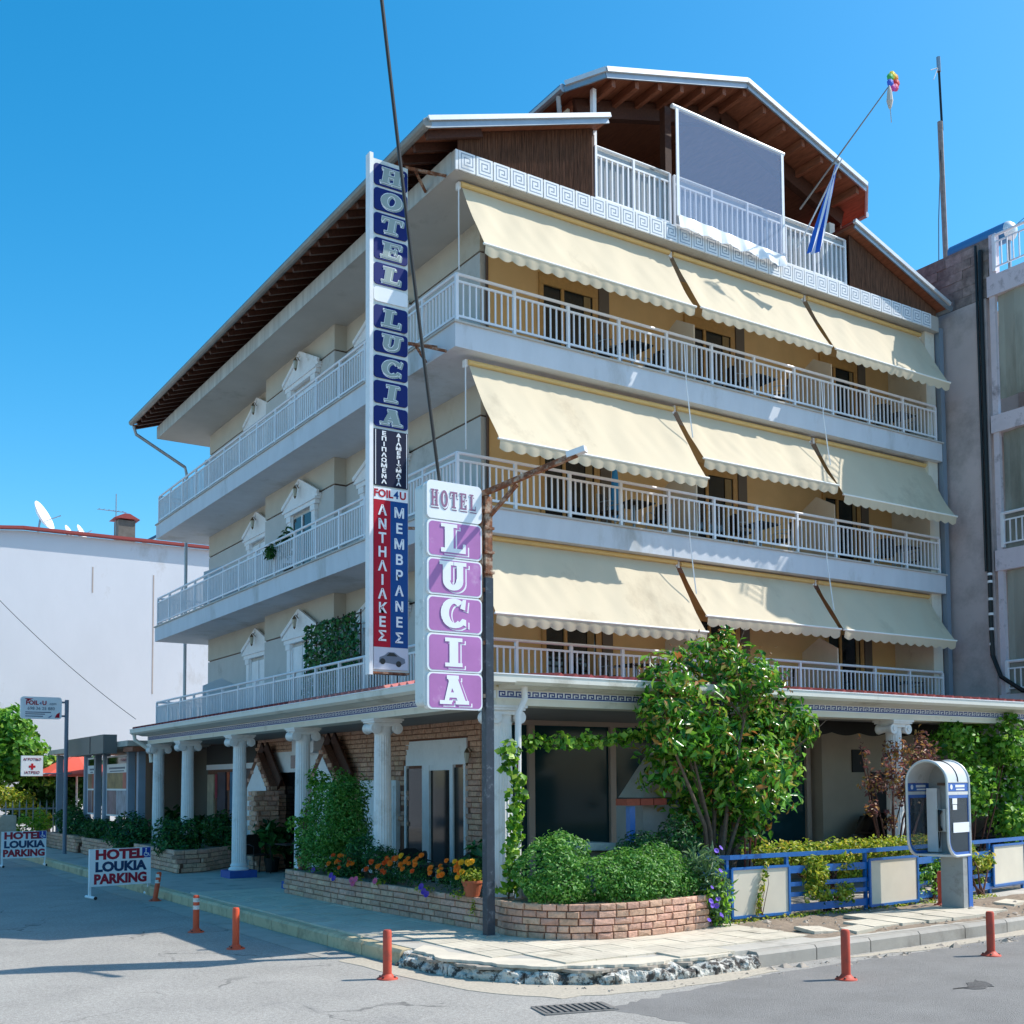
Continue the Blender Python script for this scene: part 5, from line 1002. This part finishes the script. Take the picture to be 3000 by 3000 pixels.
# planter B
plant('bush', 'rounded clipped bush, left mound of the curved planter behind the pole', 'bush', (8.2, 11.5, .58), [(8.0, 11.55, .95, .46, .5, .42), (8.35, 11.7, 1.15, .3, .3, .3), (7.95, 11.35, .75, .44, .42, .22), (8.45, 11.25, .85, .4, .4, .3)], 8500, .055, L_bush, jit=.7, asp=.45, shell=.75, rough=.1)
plant('bush', 'broad clipped bush, right mound spilling over the curved planter', 'bush', (9.2, 11.3, .58), [(9.0, 11.25, .85, .5, .45, .38), (9.5, 11.3, .88, .48, .42, .36), (9.3, 11.02, .72, .6, .3, .24), (8.75, 11.0, .72, .35, .3, .26), (9.8, 11.2, .75, .3, .3, .3)], 10500, .055, L_bush, jit=.7, asp=.45, shell=.75, rough=.1)
plant('bush', 'dark fern like bush behind the curved planter below the barbecue', 'bush', (9.9, 11.9, .58), [(9.8, 11.9, 1.1, .45, .35, .3), (10.3, 11.8, 1.25, .35, .3, .3)], 2600, .07, L_dark, asp=.35)
ru = thing('flowering_plant', 'grey green plant with purple trumpet flowers at the right end of the curved planter', 'flowers', (10.05, 10.95, .5)); bl = [(10.02, 10.95, .95, .25, .25, .3), (10.1, 10.85, .6, .25, .22, .3), (10.15, 10.85, .35, .2, .15, .2)]
P, Nn = blobpts(bl, 700, .2); leaves('foliage', leafmat('leaf_grey_green', ['#3c5f3c', '#5d8258', '#7f9f78', '#5f8a2c'], .3), ru, P, Nn, .15, .16, jit=1, droop=.3)
P, Nn = blobpts(bl[1:], 500, .2); leaves('lower_foliage', L_lime, ru, P, Nn, .07, .6, jit=1)
mv = pf.mesh('flower', M('violet_petal', '#6a45b8', .6))
for k in range(11): a = random.uniform(-.28, .2); inst(mv, 'flower', ru, (10.02+a, 10.68-abs(a)*.3, random.uniform(.3, 1.25)), rot=Vector((random.uniform(-1, .4), -.8, random.uniform(-.2, .9))).to_track_quat('Z', 'Y').to_euler(), sc=(random.uniform(.6, .95),)*3)
# left planters
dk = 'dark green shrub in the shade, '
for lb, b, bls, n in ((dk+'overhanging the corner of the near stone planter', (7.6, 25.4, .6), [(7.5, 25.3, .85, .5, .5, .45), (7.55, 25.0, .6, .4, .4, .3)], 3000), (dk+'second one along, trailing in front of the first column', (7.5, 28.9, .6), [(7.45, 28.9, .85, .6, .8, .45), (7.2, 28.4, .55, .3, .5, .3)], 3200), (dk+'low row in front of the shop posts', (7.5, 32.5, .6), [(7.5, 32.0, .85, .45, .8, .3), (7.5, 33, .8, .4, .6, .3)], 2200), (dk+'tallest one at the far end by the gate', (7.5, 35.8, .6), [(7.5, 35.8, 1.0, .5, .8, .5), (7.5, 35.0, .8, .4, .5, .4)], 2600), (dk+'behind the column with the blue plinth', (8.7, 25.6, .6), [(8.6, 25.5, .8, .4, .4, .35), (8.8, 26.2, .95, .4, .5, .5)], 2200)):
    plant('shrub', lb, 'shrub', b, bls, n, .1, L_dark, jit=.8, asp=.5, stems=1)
for x, y, h, lb in ((8.6, 27.3, 1.1, 'broad leaved potted banana like plant between the far columns'), (8.9, 23.2, 1.0, 'dark potted plant by the brick pier under the canopy'), (8.7, 29.2, 1.2, 'large leaved pot plant behind the first column')):
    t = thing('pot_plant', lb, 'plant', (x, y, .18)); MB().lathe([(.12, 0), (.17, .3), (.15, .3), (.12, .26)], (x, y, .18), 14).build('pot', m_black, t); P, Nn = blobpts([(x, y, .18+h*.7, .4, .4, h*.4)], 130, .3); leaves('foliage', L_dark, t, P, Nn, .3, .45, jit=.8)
plant('plant', 'leafy plant in the shade just left of the pole', 'plant', (7.95, 13.2, .55), [(7.9, 13.0, .95, .22, .25, .3)], 200, .16, L_dark, asp=.5, stems=1)
bpn = thing('palm_plant', 'palm like plant growing out of the middle left balcony', 'plant', (8.6, 21.6, 6.23)); P, Nn = blobpts([(8.55, 21.6, 6.9, .15, .35, .3), (8.3, 21.8, 6.75, .12, .2, .15)], 220, .1); leaves('fronds', L_dark, bpn, P, Nn, .2, .25, jit=1); MB().lathe([(.1, 0), (.14, .25), (.1, .25)], (8.62, 21.6, 6.24), 12).build('pot', m_black, bpn)
# artificial ivy screen on lowest left balcony
iv = thing('ivy_screen', 'trellis screen of dark artificial ivy on the lowest left balcony', 'screen', (8.9, 19.9, 3.5)); P = np.column_stack([np.full(1500, 8.75)+RNG.normal(0, .02, 1500), RNG.uniform(18.6, 21.1, 1500), RNG.uniform(3.55, 5.15, 1500)]); leaves('ivy', L_dark, iv, P, np.tile([-1., -.2, .2], (1500, 1)), .1, .8, jit=.5); tr_ = MB()
for k in range(9): tr_.box(8.77, 18.6, 3.6+k*.19, 8.79, 21.1, 3.62+k*.19)
for k in range(11): tr_.box(8.79, 18.6+k*.25, 3.5, 8.81, 18.62+k*.25, 5.2)
tr_.build('trellis', m_woodd, iv)
# ================= furniture
def chair(x, y, z, rz, label, g, s=.72, mat=None):
    t = thing('chair', label, 'chair', (x, y, z), g, rz); t.scale = (s, s, s); lo = lambda mb, n, m: mb.build(n, m, t, local=True); mm_ = mat or m_metal
    lo(MB().box(-.22, -.22, .42, .22, .22, .45), 'seat', m_rattan); lo(MB().prism([(-.21, .45), (.21, .45), (.2, .85), (.1, .9), (-.1, .9), (-.2, .85)], (0, .21, 0), (1, 0, 0), (0, 0, 1), (0, .03, 0)), 'backrest', m_rattan)
    for sx in (-.22, .22):
        lo(MB().tube([(sx, -.24, 0), (sx, -.22, .64), (sx, .0, .68), (sx, .23, .66)], .014, 6), 'front_leg', mm_); lo(MB().tube([(sx, .26, 0), (sx, .2, .45), (sx, .24, .88)], .014, 6), 'back_leg', mm_)
    return t
def table(x, y, z, label, g, s=.75, top=None):
    t = thing('table', label, 'table', (x, y, z), g); t.scale = (s, s, s); lo = lambda mb, n, m: mb.build(n, m, t, local=True)
    lo(MB().box(-.35, -.35, .7, .35, .35, .73), 'tabletop', top or m_rattan); lo(MB().tube([(0, 0, .02), (0, 0, .7)], .035, 8), 'leg', m_metal); lo(MB().bar((-.28, 0, .015), (.28, 0, .015), .05, .03).bar((0, -.28, .015), (0, .28, .015), .05, .031), 'foot', m_metal); return t
lab = ['lowest', 'middle', 'top']
for k, z in enumerate(FL):
    for i, x in enumerate((11.6, 14.6, 18.6)):
        w_ = ('left', 'centre', 'right')[i]
        chair(x, YF+.45, z, .4+i, f'dark metal framed chair, {w_} bay of the {lab[k]} right balcony, outer side', 'balcony chairs'); chair(x+1.1, YF+.5, z, -1.2-i, f'dark metal framed chair, {w_} bay of the {lab[k]} right balcony, far side of its table', 'balcony chairs')
        table(x+.55, YF+.5, z, f'small dark balcony table, {w_} bay of the {lab[k]} right balcony', 'balcony tables')
chair(8.85, 16.6, .18, 2.2, 'black rattan chair before the entrance door, left one', 'terrace chairs', .9, m_rattan); chair(8.7, 15.6, .18, 1.2, 'black rattan chair before the entrance door, middle one', 'terrace chairs', .9, m_rattan); chair(8.9, 14.6, .18, .4, 'black rattan chair nearest the pole under the canopy', 'terrace chairs', .9, m_rattan)
table(8.35, 15.0, .18, 'dark square table behind the marigolds', 'terrace tables', .9); chair(8.7, 20.8, .18, 1.5, 'black rattan chair beyond the tall bush', 'terrace chairs', .9, m_rattan); chair(8.5, 23.0, .18, .2, 'black rattan chair beside the column with the blue plinth', 'terrace chairs', .9, m_rattan); table(8.9, 21.9, .18, 'dark table between the far terrace chairs', 'terrace tables', .9)
um = thing('parasol', 'folded blue parasol on the middle right balcony', 'parasol', (11.9, 15.1, 6.23)); MB().lathe([(.02, .25), (.1, .45), (.05, 1.1), (.01, 1.3)], (11.9, 15.1, 6.23), 10).build('canopy', M('parasol_blue', '#2f8fd0', .7), um); MB().tube([(11.9, 15.1, 6.25), (11.9, 15.1, 7.4)], .015, 6).build('pole', m_white, um)
# barbecue
bq = thing('barbecue', 'outdoor brick barbecue with a sloping stone hood and blue post', 'barbecue', (10.2, 12.5, .18))
MB().box(9.2, 12.4, .18, 10.9, 12.95, 1.1).box(10.16, 12.35, 1.101, 10.85, 12.95, 1.715).build('body', concrete('barbecue_render', '#8f8a84'), bq); MB().prism([(9.12, 1.13), (9.78, 1.11), (9.78, 1.2), (9.16, 1.23)], (0, 12.25, 0), (1, 0, 0), (0, 0, 1), (0, .6, 0)).build('worktop', m_conc, bq)
for i in range(3): MB().box(9.72+i*.24, 12.15, 1.72, 9.945+i*.24, 12.4, 1.81).build('brick', M('red_brick', '#9c4632', .8, ns=15, na=.15, obj=.1), bq)
MB().box(9.81, 12.2, 1.221, 9.9, 12.29, 1.71).build('blue_post', m_fblue, bq)
MB().prism([(10.16, 1.82), (11.4, 1.82), (11.1, 2.75), (10.95, 2.75)], (0, 12.35, 0), (1, 0, 0), (0, 0, 1), (0, .55, 0)).build('hood', concrete('stone_hood', '#9b9388'), bq)
# ================= vehicles in the garage
def car(x, y, rz, label, paint, z=.18, s=.78):
    t = thing('parked_car', label, 'car', (x, y, z), None, rz); t.scale = (s, s, s); lo = lambda mb, n, m, p=None, **k: mb.build(n, m, p or t, local=True, **k)
    pr = [(-2.1, .35), (-2.15, .75), (-2.0, 1.0), (-1.1, 1.1), (-.35, 1.58), (1.3, 1.62), (1.95, 1.15), (2.1, .95), (2.1, .35)]
    bd = MB(); n = len(pr)
    ys = [(-.9, .0), (-.82, .04), (.82, .04), (.9, .0)]
    for yy, ins in ys:
        for px, pz in pr: bd.v.append((px, yy*(.86 if pz > 1.2 else 1), pz-(.03 if ins == 0 else 0)))
    for k in range(3):
        for i in range(n): bd.f.append((k*n+i, k*n+(i+1) % n, (k+1)*n+(i+1) % n, (k+1)*n+i))
    bd.f += [tuple(reversed(range(n))), tuple(range(3*n, 4*n))]; bd.mi = [0]*len(bd.f); lo(bd, 'body', paint)
    lo(MB().prism([(-1.05, 1.13), (-.38, 1.55), (-.33, 1.55), (-.95, 1.1)], (0, -.68, 0), (1, 0, 0), (0, 0, 1), (0, 1.36, 0)).add([(-1.02, -.7, 1.16), (-.4, -.66, 1.57), (-.4, .66, 1.57), (-1.02, .7, 1.16)], [(0, 1, 2, 3)]), 'windscreen', m_pane)
    lo(MB().prism([(-.8, 1.14), (-.3, 1.5), (1.2, 1.52), (1.6, 1.16)], (0, -.9, 0), (1, 0, 0), (0, 0, 1), (0, .09, 0)).prism([(-.8, 1.14), (-.3, 1.5), (1.2, 1.52), (1.6, 1.16)], (0, .81, 0), (1, 0, 0), (0, 0, 1), (0, .09, 0)), 'side_window', m_pane)
    for px in (-1.35, 1.35):
        for py in (-.82, .82): w = lo(MB().lathe([(.2, -.1), (.33, -.1), (.35, -.06), (.35, .06), (.33, .1), (.2, .1)], (px, py, .35), 20, (0, 1, 0)), 'wheel', m_black); lo(MB().lathe([(.18, -.105), (.18, .105)], (px, py, .35), 12, (0, 1, 0)), 'rim', m_metal, w)
    for py in (-.62, .62): lo(MB().box(-2.17, py-.2, .78, -1.98, py+.2, .92), 'headlight', M('headlight_glass', '#b9c0c4', .15))
    lo(MB().box(-2.18, -.26, .5, -2.14, .26, .6), 'number_plate', m_signw); lo(MB().box(-2.17, -.5, .62, -2.1, .5, .74), 'grille', m_metal); return t
car(18.2, 14.35, math.radians(25), 'black car parked under the canopy behind the right column', M('black_car_paint', '#0a0c10', .15, spec=.8)); car(20.6, 13.1, math.radians(12), 'dark grey car parked at the right behind the green shrub', M('grey_car_paint', '#3a3b40', .25, .3))
# ================= neighbour on the right
m_neigh = M('neighbour_plaster', '#c5b7b4', .9, ns=.8, na=.1, bump=.25, bs=25, dirt=.5, dcol='#8f8580', ds=.9); m_block = M('bare_block', '#8f857f', .95, ns=8, na=.3, bump=.5, obj=.25, dirt=.5, dcol='#4f4a47', ds=3); m_beam = M('peeling_white_paint', '#d3c9cf', .8, ns=3, na=.08, dirt=.25, dcol='#6d6468', ds=3)
m_tarp = M('stained_tarp', '#9a9a8e', .8, ns=1.2, na=.2, dirt=.5, dcol='#5d5f52', ds=.9, stretch=(1, 1, .25))
nb = thing('neighbouring_building', 'grey rendered apartment house with stained tarps closing its balconies on the right edge', 'building', (24, 11, .18)); NX = 20.2
MB().box(NX, 13.75, .18, 30, 16.5, 11.75).box(NX, 13.5, .18, NX+.3, 13.749, 11.75).box(NX+1.4, 11.9, .18, 30, 13.749, 12.2).build('wall', m_neigh, nb)
MB().box(NX+.02, 13.4, 11.751, NX+.3, 16.5, 12.97).build('parapet', m_block, nb)
bmn = MB().box(-.004, -.197, -.0925, .02, .197, .0925).mesh('block', m_block)
for r in range(6):
    for i in range(8):
        y = 13.62+i*.4+(r % 2)*.2
        if y < 16.3: inst(bmn, 'block', nb, (NX+.0+random.uniform(0, .015), y, 11.86+r*.19))
for z0, z1 in ((11.73, 12.15), (8.95, 9.3), (6.17, 6.58), (3.4, 3.7)): MB().box(NX-.03, 11.75, z0, NX+1.4, 13.45, z1).build('balcony_slab', m_beam, nb)
for z0, z1, dx in ((9.62, 11.73, .06), (6.58, 8.95, .1), (3.72, 6.17, .08)):
    mb = MB(); n = 12
    for i in range(n+1): mb.v += [(NX+dx+.03*math.sin(i*1.3), 13.28-i*.125, z0), (NX+dx+.02*math.sin(i*1.1+1), 13.28-i*.125, z1)]
    mb.f = [(2*i, 2*i+2, 2*i+3, 2*i+1) for i in range(n)]; mb.mi = [0]*n; mb.build('tarp', m_tarp, nb); MB().box(NX+.0, 13.3, z0-.3, NX+.09, 13.42, z1).build('pilaster', m_beam, nb)
def nrail(z0, z1, n=12):
    r = MB().tube([(NX, 13.3, z1), (NX, 11.78, z1)], .03, 6).bar((NX, 13.3, z1-.14), (NX, 11.78, z1-.14), .02, .03).bar((NX, 13.3, z0), (NX, 11.78, z0), .02, .03).build('railing', m_rail, nb)
    for i in range(n): inst(balu, 'baluster', r, (NX, 13.25-i*.13, z0), sc=(1, 1, (z1-.14-z0)/.53))
    inst(postm, 'railing_post', r, (NX, 13.28, z0-.08), sc=(1.3, 1.3, (z1-z0+.08)/.73))
nrail(12.3, 12.95); nrail(6.7, 7.3); nrail(3.82, 4.35); MB().box(NX, 13.25, 12.15, NX+.12, 13.399, 13.0).build('railing_pier', m_beam, nb)
MB().tube([(NX-.04, 13.56, 12.75), (NX-.05, 13.57, 11.9), (NX-.05, 13.56, 6.4), (NX-.05, 13.57, 5.2), (NX-.06, 13.55, 4.5), (NX-.1, 13.35, 4.05), (NX-.1, 12.9, 3.75), (NX-.1, 12.4, 3.62)], .045, 8).tube([(NX-.03, 13.68, 12.9), (NX-.03, 13.66, 6.2)], .025, 6).build('cable_pipe', m_black, nb)
c2 = MB()
for z in (6.1, 5.95, 5.6, 5.3, 5.0, 4.7): c2.lathe([(.05, 0), (.05, .05)], (NX-.05, 13.565, z), 8)
c2.build('pipe_tape', m_white, nb); MB().box(NX-.15, 13.5, 3.41, NX-.002, 15.0, 3.62).build('red_flashing', M('red_flashing_paint', '#8d1f24', .6), nb)
wt = thing('water_tank', 'solar hot water tank lying on the neighbouring roof parapet', 'tank', (20.6, 14, 13.0)); MB().tube([(20.6, 14.5, 13.12), (20.6, 13.2, 13.12)], .2, 16).build('tank', M('tank_blue', '#4f88b4', .4, .3), wt, smooth=True); MB().lathe([(.2, 0), (.19, .05), (.12, .12), (.01, .15)], (20.6, 13.199, 13.12), 16, (0, -1, 0)).build('end_cap', m_flash, wt, smooth=True); MB().bar((20.6, 13.2, 12.2), (20.6, 13.2, 12.95), .05, .05).bar((20.6, 14.3, 12.2), (20.6, 14.3, 12.95), .05, .05).build('stand', m_metal, wt)
an = thing('radio_mast', 'thin weathered radio mast standing on the neighbouring roof', 'mast', (22.45, 16, 12.2)); MB().tube([(22.5, 16, 12), (22.38, 16, 17.4)], .06, 8).build('lower_pole', M('mast_timber', '#8e8580', .7, .3, ns=10, na=.2), an); MB().tube([(22.43, 15.98, 17.2), (22.37, 15.98, 18.65)], .03, 6).build('upper_pole', m_black, an)
MB().tube([(22.37, 15.98, 18.6), (22.36, 15.98, 18.95)], .05, 6).tube([(22.37, 15.98, 18.7), (21.95, 15.9, 18.45)], .01, 4).tube([(22.37, 15.98, 18.75), (22.05, 15.9, 18.25)], .01, 4).build('aerial', m_metal, an); MB().tube([(22.38, 15.98, 17.0), (22.2, 15.98, 15.0), (22.0, 15.9, 12.7)], .012, 5).build('guy_wire', m_cab, an)
cable('guy_wire', 'thin guy wire slanting up at the right edge above the water tank', sag((21.0, 13.6, 13.3), (22.6, 12.6, 15.0), .05), .007, m_cab)
tag(MB().tube([(17.6, 16, 12.2), (17.6, 16, 15.2)], .014, 5).build('whip_aerial', m_flash), 'thin white whip aerial rising behind the upper roof', 'aerial')
# ================= white building behind on the left
m_wb = M('white_render', '#d9d9de', .85, ns=.5, na=.04, bump=.1, bs=8, dirt=.14, dcol='#bcb6b2', ds=.5, stretch=(1, 1, .5))
wb = thing('white_building', 'big windowless white gable wall of the building behind on the left', 'building', (6, 50, 0)); WY = 45
MB().prism([(-6, 0), (17, 0), (17, 11.55), (7.5, 11.52), (-6, 10.2)], (0, WY, 0), (1, 0, 0), (0, 0, 1), (0, 14, 0)).build('wall', m_wb, wb); m_rr = M('red_roof_edge', '#9a3f3a', .7)
e = MB(); e.bar((-6, WY-.1, 10.25), (7.5, WY-.1, 11.6), .3, .1).bar((7.5, WY-.1, 11.6), (17, WY-.1, 11.62), .3, .1); e.build('roof_edge', m_rr, wb)
for x, z0, z1 in ((10.0, 9.4, 10.4), (12.3, 5.6, 10.3)): MB().box(x, WY-.006, z0, x+.05, WY-.002, z1).build('rust_stain', M('rust_stain', '#b3a49c', .9, ns=2, na=.1), wb)
ch = thing('chimney', 'small brick chimney with a cap on the white building', 'chimney', (11.4, 46, 11.6)); MB().box(11.1, 45.6, 11.4, 11.75, 46.3, 12.5).build('stack', M('chimney_stone', '#6d675f', .9, ns=5, na=.2), ch); MB().prism([(-.5, 0), (.5, 0), (.1, .2), (-.1, .2)], (11.42, 45.5, 12.55), (1, 0, 0), (0, 0, 1), (0, .9, 0)).build('cap', m_rr, ch)
def dish(x, z, r, lb):
    t = thing('satellite_dish', lb, 'satellite dish', (x, 46, z-r), 'satellite dishes on the roof'); MB().lathe([(.02, 0), (r*.6, .06*r), (r, .25*r), (r, .29*r), (r*.6, .1*r), (.02, .04)], (x, 46, z), 20, (.75, -.5, .45)).build('dish', m_white, t, smooth=True); MB().tube([(x, 46, z), (x-.1, 46, z-r*1.2)], .04, 6).tube([(x+.05, 46, z-r*.3), (x+r*1.1, 45.7, z+.1)], .02, 5).build('mount', m_metal, t)
dish(8.3, 12.3, .62, 'large white satellite dish near the peak of the white gable'); dish(9.3, 11.8, .32, 'small dish, left of a pair on the white roof'); dish(9.75, 11.85, .34, 'small dish, right of a pair on the white roof')
ae = thing('tv_aerial', 'thin television aerial beside the roof chimney', 'aerial', (11.0, 46, 11.6)); a_ = MB().tube([(11.1, 46, 11.5), (11.1, 46, 13.6)], .025, 5).tube([(10.4, 46, 12.9), (11.5, 46, 12.9)], .015, 4)
for k in range(6): a_.tube([(10.45+k*.18, 45.8, 12.9), (10.45+k*.18, 46.3, 12.95)], .01, 4)
a_.build('rods', m_metal, ae)
sp = thing('solar_collector', 'tilted solar water heater on the white roof', 'solar panel', (13, 46, 11.6)); MB().bar((12.2, 46, 11.75), (14.0, 46, 12.9), 1.2, .1).build('panel', M('solar_panel', '#23405c', .2), sp); MB().tube([(13.2, 45.5, 12.1), (14.0, 45.5, 12.1)], .25, 12).tube([(13.7, 46, 11.6), (14, 46, 12.9)], .04, 6).build('tank', m_metal, sp)
# shop pavilion left of the hotel
sh_ = thing('shop_pavilion', 'low shop pavilion with grey posts, poster windows and a dark fascia left of the hotel', 'building', (8.5, 33.5, .18)); m_post = M('grey_blue_post', '#8f9cab', .5, ns=3, na=.06)
MB().box(7.35, 29.0, 3.02, 11, 38.6, 3.16).build('flat_roof', m_conc, sh_); MB().box(7.0, 30.0, 2.86, 7.34, 34.3, 3.34).build('fascia_box', M('grey_light_box', '#6f6c68', .5), sh_); MB().box(6.99, 31.4, 2.88, 6.998, 31.45, 3.32).build('fascia_joint', m_dark, sh_); MB().box(7.4, 28.7, 2.88, 7.7, 29.6, 3.0).build('eave_board', m_wood, sh_); MB().box(9.6, 29.3, .18, 11, 38, 3.0).build('back_wall', M('shop_back', '#6f675c', .8), sh_)
for x, y in ((7.6, 38.2), (7.8, 35.3), (7.8, 34.0), (7.8, 33.0), (7.8, 30.4), (7.85, 29.6), (9.4, 38)): MB().box(x-.09, y-.09, .18, x+.09, y+.09, 3.0).build('post', m_post, sh_)
for y0, y1, cs in ((34.1, 35.2, ('#8b6f58', '#7a4a44')), (30.6, 32.9, ('#93794f', '#8d909b'))):
    w = MB().box(7.78, y0, 1.2, 7.82, y1, 2.85).build('poster_window', m_signw, sh_)
    MB().box(7.772, y0+.1, 2.62, 7.779, y1-.1, 2.8).build('pane', m_pane, w); MB().box(7.772, y0+.15, 1.95, 7.779, y1-.1, 2.38).build('poster', M('poster_a'+cs[0], cs[0], .4, ns=3, na=.5), w); MB().box(7.771, y0+.1, 1.95, 7.7715, y0+.5, 2.38).build('poster', M('poster_red', '#b6584c', .4, ns=3, na=.3), w)
    MB().box(7.772, y0+.15, 1.25, 7.779, (y0+y1)/2-.03, 1.9).build('poster', M('poster_b'+cs[1], cs[1], .4, ns=3, na=.5), w); MB().box(7.772, (y0+y1)/2+.03, 1.25, 7.779, y1-.1, 1.9).build('poster', M('poster_c', '#77616a', .4, ns=3, na=.5), w)
    MB().box(7.771, y0+.3, 2.48, 7.777, y1-.3, 2.53).box(7.771, y0+.4, 2.41, 7.777, y1-.4, 2.44).build('print_line', m_grey, w)
pa = thing('parasol', 'red orange market parasol beside the shop pavilion', 'parasol', (8.3, 39.5, .1)); MB().lathe([(1.6, 2.35), (1.55, 2.42), (.1, 3.05), (.01, 3.1)], (8.5, 40, 0), 8).build('canopy', M('parasol_red', '#dd5a45', .7), pa); MB().tube([(8.5, 40, 0), (8.5, 40, 2.4)], .035, 6).build('pole', m_white, pa)
# small signs
fs = thing('shop_sign', 'white rectangular shop sign with red and blue lettering on a steel post', 'sign', (6.7, 33, .1)); MB().tube([(6.72, 33, .1), (6.72, 33, 4.4)], .055, 8).bar((6.55, 33, 4.33), (6.72, 33, 4.33), .05, .05).bar((6.55, 33, 3.95), (6.72, 33, 3.95), .05, .05).build('post', m_grey, fs)
p = MB().prism(rrect(5.53, 3.86, 6.58, 4.46, .08), (0, 32.95, 0), (1, 0, 0), (0, 0, 1), (0, .1, 0)).build('sign_board', m_signw, fs); text('FOIL', .16, m_red, p, (5.82, 32.945, 4.29), bold=.005); text('4', .12, m_signblue, p, (6.03, 32.945, 4.28)); text('U', .16, m_red, p, (6.13, 32.945, 4.29), bold=.005); text('.com', .1, m_grey, p, (6.34, 32.945, 4.28)); text('698 36 25 880', .12, m_grey, p, (6.05, 32.945, 4.14))
MB().box(5.65, 32.945, 4.03, 6.3, 32.949, 4.05).box(5.65, 32.945, 3.98, 6.15, 32.949, 4.0).box(5.65, 32.945, 3.92, 6.1, 32.949, 3.94).build('print_line', m_lnavy, p); MB().prism([(6.4, 3.9), (6.52, 3.9), (6.53, 4.05), (6.45, 4.0)], (0, 32.945, 0), (1, 0, 0), (0, 0, 1), (0, .003, 0)).prism([(5.62, 4.41), (5.85, 4.41), (5.72, 4.35)], (0, 32.945, 0), (1, 0, 0), (0, 0, 1), (0, .003, 0)).build('corner_print', m_red, p); MB().prism([(6.22, 3.9), (6.34, 3.97), (6.28, 3.9)], (0, 32.945, 0), (1, 0, 0), (0, 0, 1), (0, .003, 0)).build('arrow_print', m_signblue, p)
cs_ = thing('clinic_sign', 'small square white clinic sign with a red cross and Greek words', 'sign', (6.4, 36, .1)); p = MB().box(6.08, 35.95, 2.33, 6.68, 36.05, 2.93).build('sign_board', m_signw, cs_); text('ΑΓΡΟΤΙΚΟ', .1, m_lred, p, (6.38, 35.945, 2.82)); text('ΙΑΤΡΕΙΟ', .11, m_lred, p, (6.38, 35.945, 2.43)); MB().box(6.29, 35.944, 2.58, 6.47, 35.949, 2.64).box(6.35, 35.943, 2.52, 6.41, 35.949, 2.7).build('red_cross', M('cross_red', '#c3202b', .4), p); MB().tube([(6.68, 36, 2.4), (7.5, 36, 2.4)], .02, 5).build('arm', m_metal, cs_)
# yard beyond
cb_ = thing('utility_cabinet', 'pale concrete utility cabinet by the fence at the left edge', 'cabinet', (5.9, 37, 0)); MB().box(5.2, 37, 0, 6.15, 38, 1.15).build('body', concrete('cabinet_concrete', '#b3ac9c'), cb_); MB().box(6.151, 37.05, .1, 6.156, 37.95, 1.05).build('door', M('cabinet_door', '#6b716d', .6), cb_)
yf = thing('yard_fence', 'low metal fence with spikes in front of the trees on the left', 'fence', (6, 38.6, 0)); MB().bar((3, 38.6, 1.32), (8, 38.6, 1.32), .05, .05).bar((3, 38.6, .3), (8, 38.6, .3), .05, .05).build('rail', m_metal, yf); MB().box(3, 38.65, 0, 8.5, 38.9, .35).build('base_wall', m_conc, yf)
pk = MB().prism([(-.02, 0), (.02, 0), (.02, 1.35), (0, 1.5), (-.02, 1.35)], (0, 0, .1), (1, 0, 0), (0, 0, 1), (0, .02, 0)).mesh('picket', m_metal)
for i in range(25): inst(pk, 'picket', yf, (3.1+i*.2, 38.58, 0))
def bgtree(lb, base, bl, n, mat, size=.3, trunk=True):
    t = plant('tree', lb, 'tree', base, bl, n, size, mat, 'crown', .4, .8, .6, 'trees on the left')
    MB().tube([base, (bl[0][0], bl[0][1], bl[0][2])], [.14, .05], 8).build('trunk', m_bark, t)
bgtree('broad green tree filling the left edge in front of the white wall', (5.9, 41, 0), [(6.41, 40.5, 3.9, .9, .9, .8), (5.7, 41.5, 4.1, 1.05, 1, .9), (6.6, 40.2, 3.15, .95, .9, .9), (6.1, 40.6, 2.9, 1.1, 1, 1.1), (5.2, 40.6, 2.7, 1.2, 1, 1.2), (4, 41, 3.4, 1.3, 1.2, 1.2), (7.3, 40.3, 2.6, .6, .6, .7)], 7000, L_mid, .26)
bgtree('darker green tree behind the clinic sign and shop posts', (8, 42, 0), [(7.8, 42, 2.4, .9, .9, .9), (8.8, 42, 2.3, .9, .9, .9), (9.6, 42, 2.0, .8, .8, 1), (7.2, 42, 1.5, .8, .6, .7), (8.3, 42, 1.3, .8, .6, .7)], 4500, L_dark, .24)
plant('shrub', 'yellow flowering shrub behind the yard fence', 'shrub', (6.2, 39.3, 0), [(6.0, 39.5, 1.75, .55, .4, .4), (6.7, 39.5, 1.5, .45, .4, .4), (7.2, 39.2, 1.0, .4, .3, .4)], 1300, .13, L_yel, stems=3)
plant('weeds', 'bright weeds at the gate beyond the far planter', 'weeds', (7, 38.2, 0), [(6.6, 38.2, .7, .4, .2, .5), (7.1, 38.3, .9, .3, .2, .4)], 600, .12, L_lime)
tag(MB().prism([(3, 38.9), (17, 38.9), (17, 44.8), (3, 44.8)], (0, 0, .01), (1, 0, 0), (0, 1, 0), (0, 0, .02)).build('yard_ground', m_soil), kind='structure')
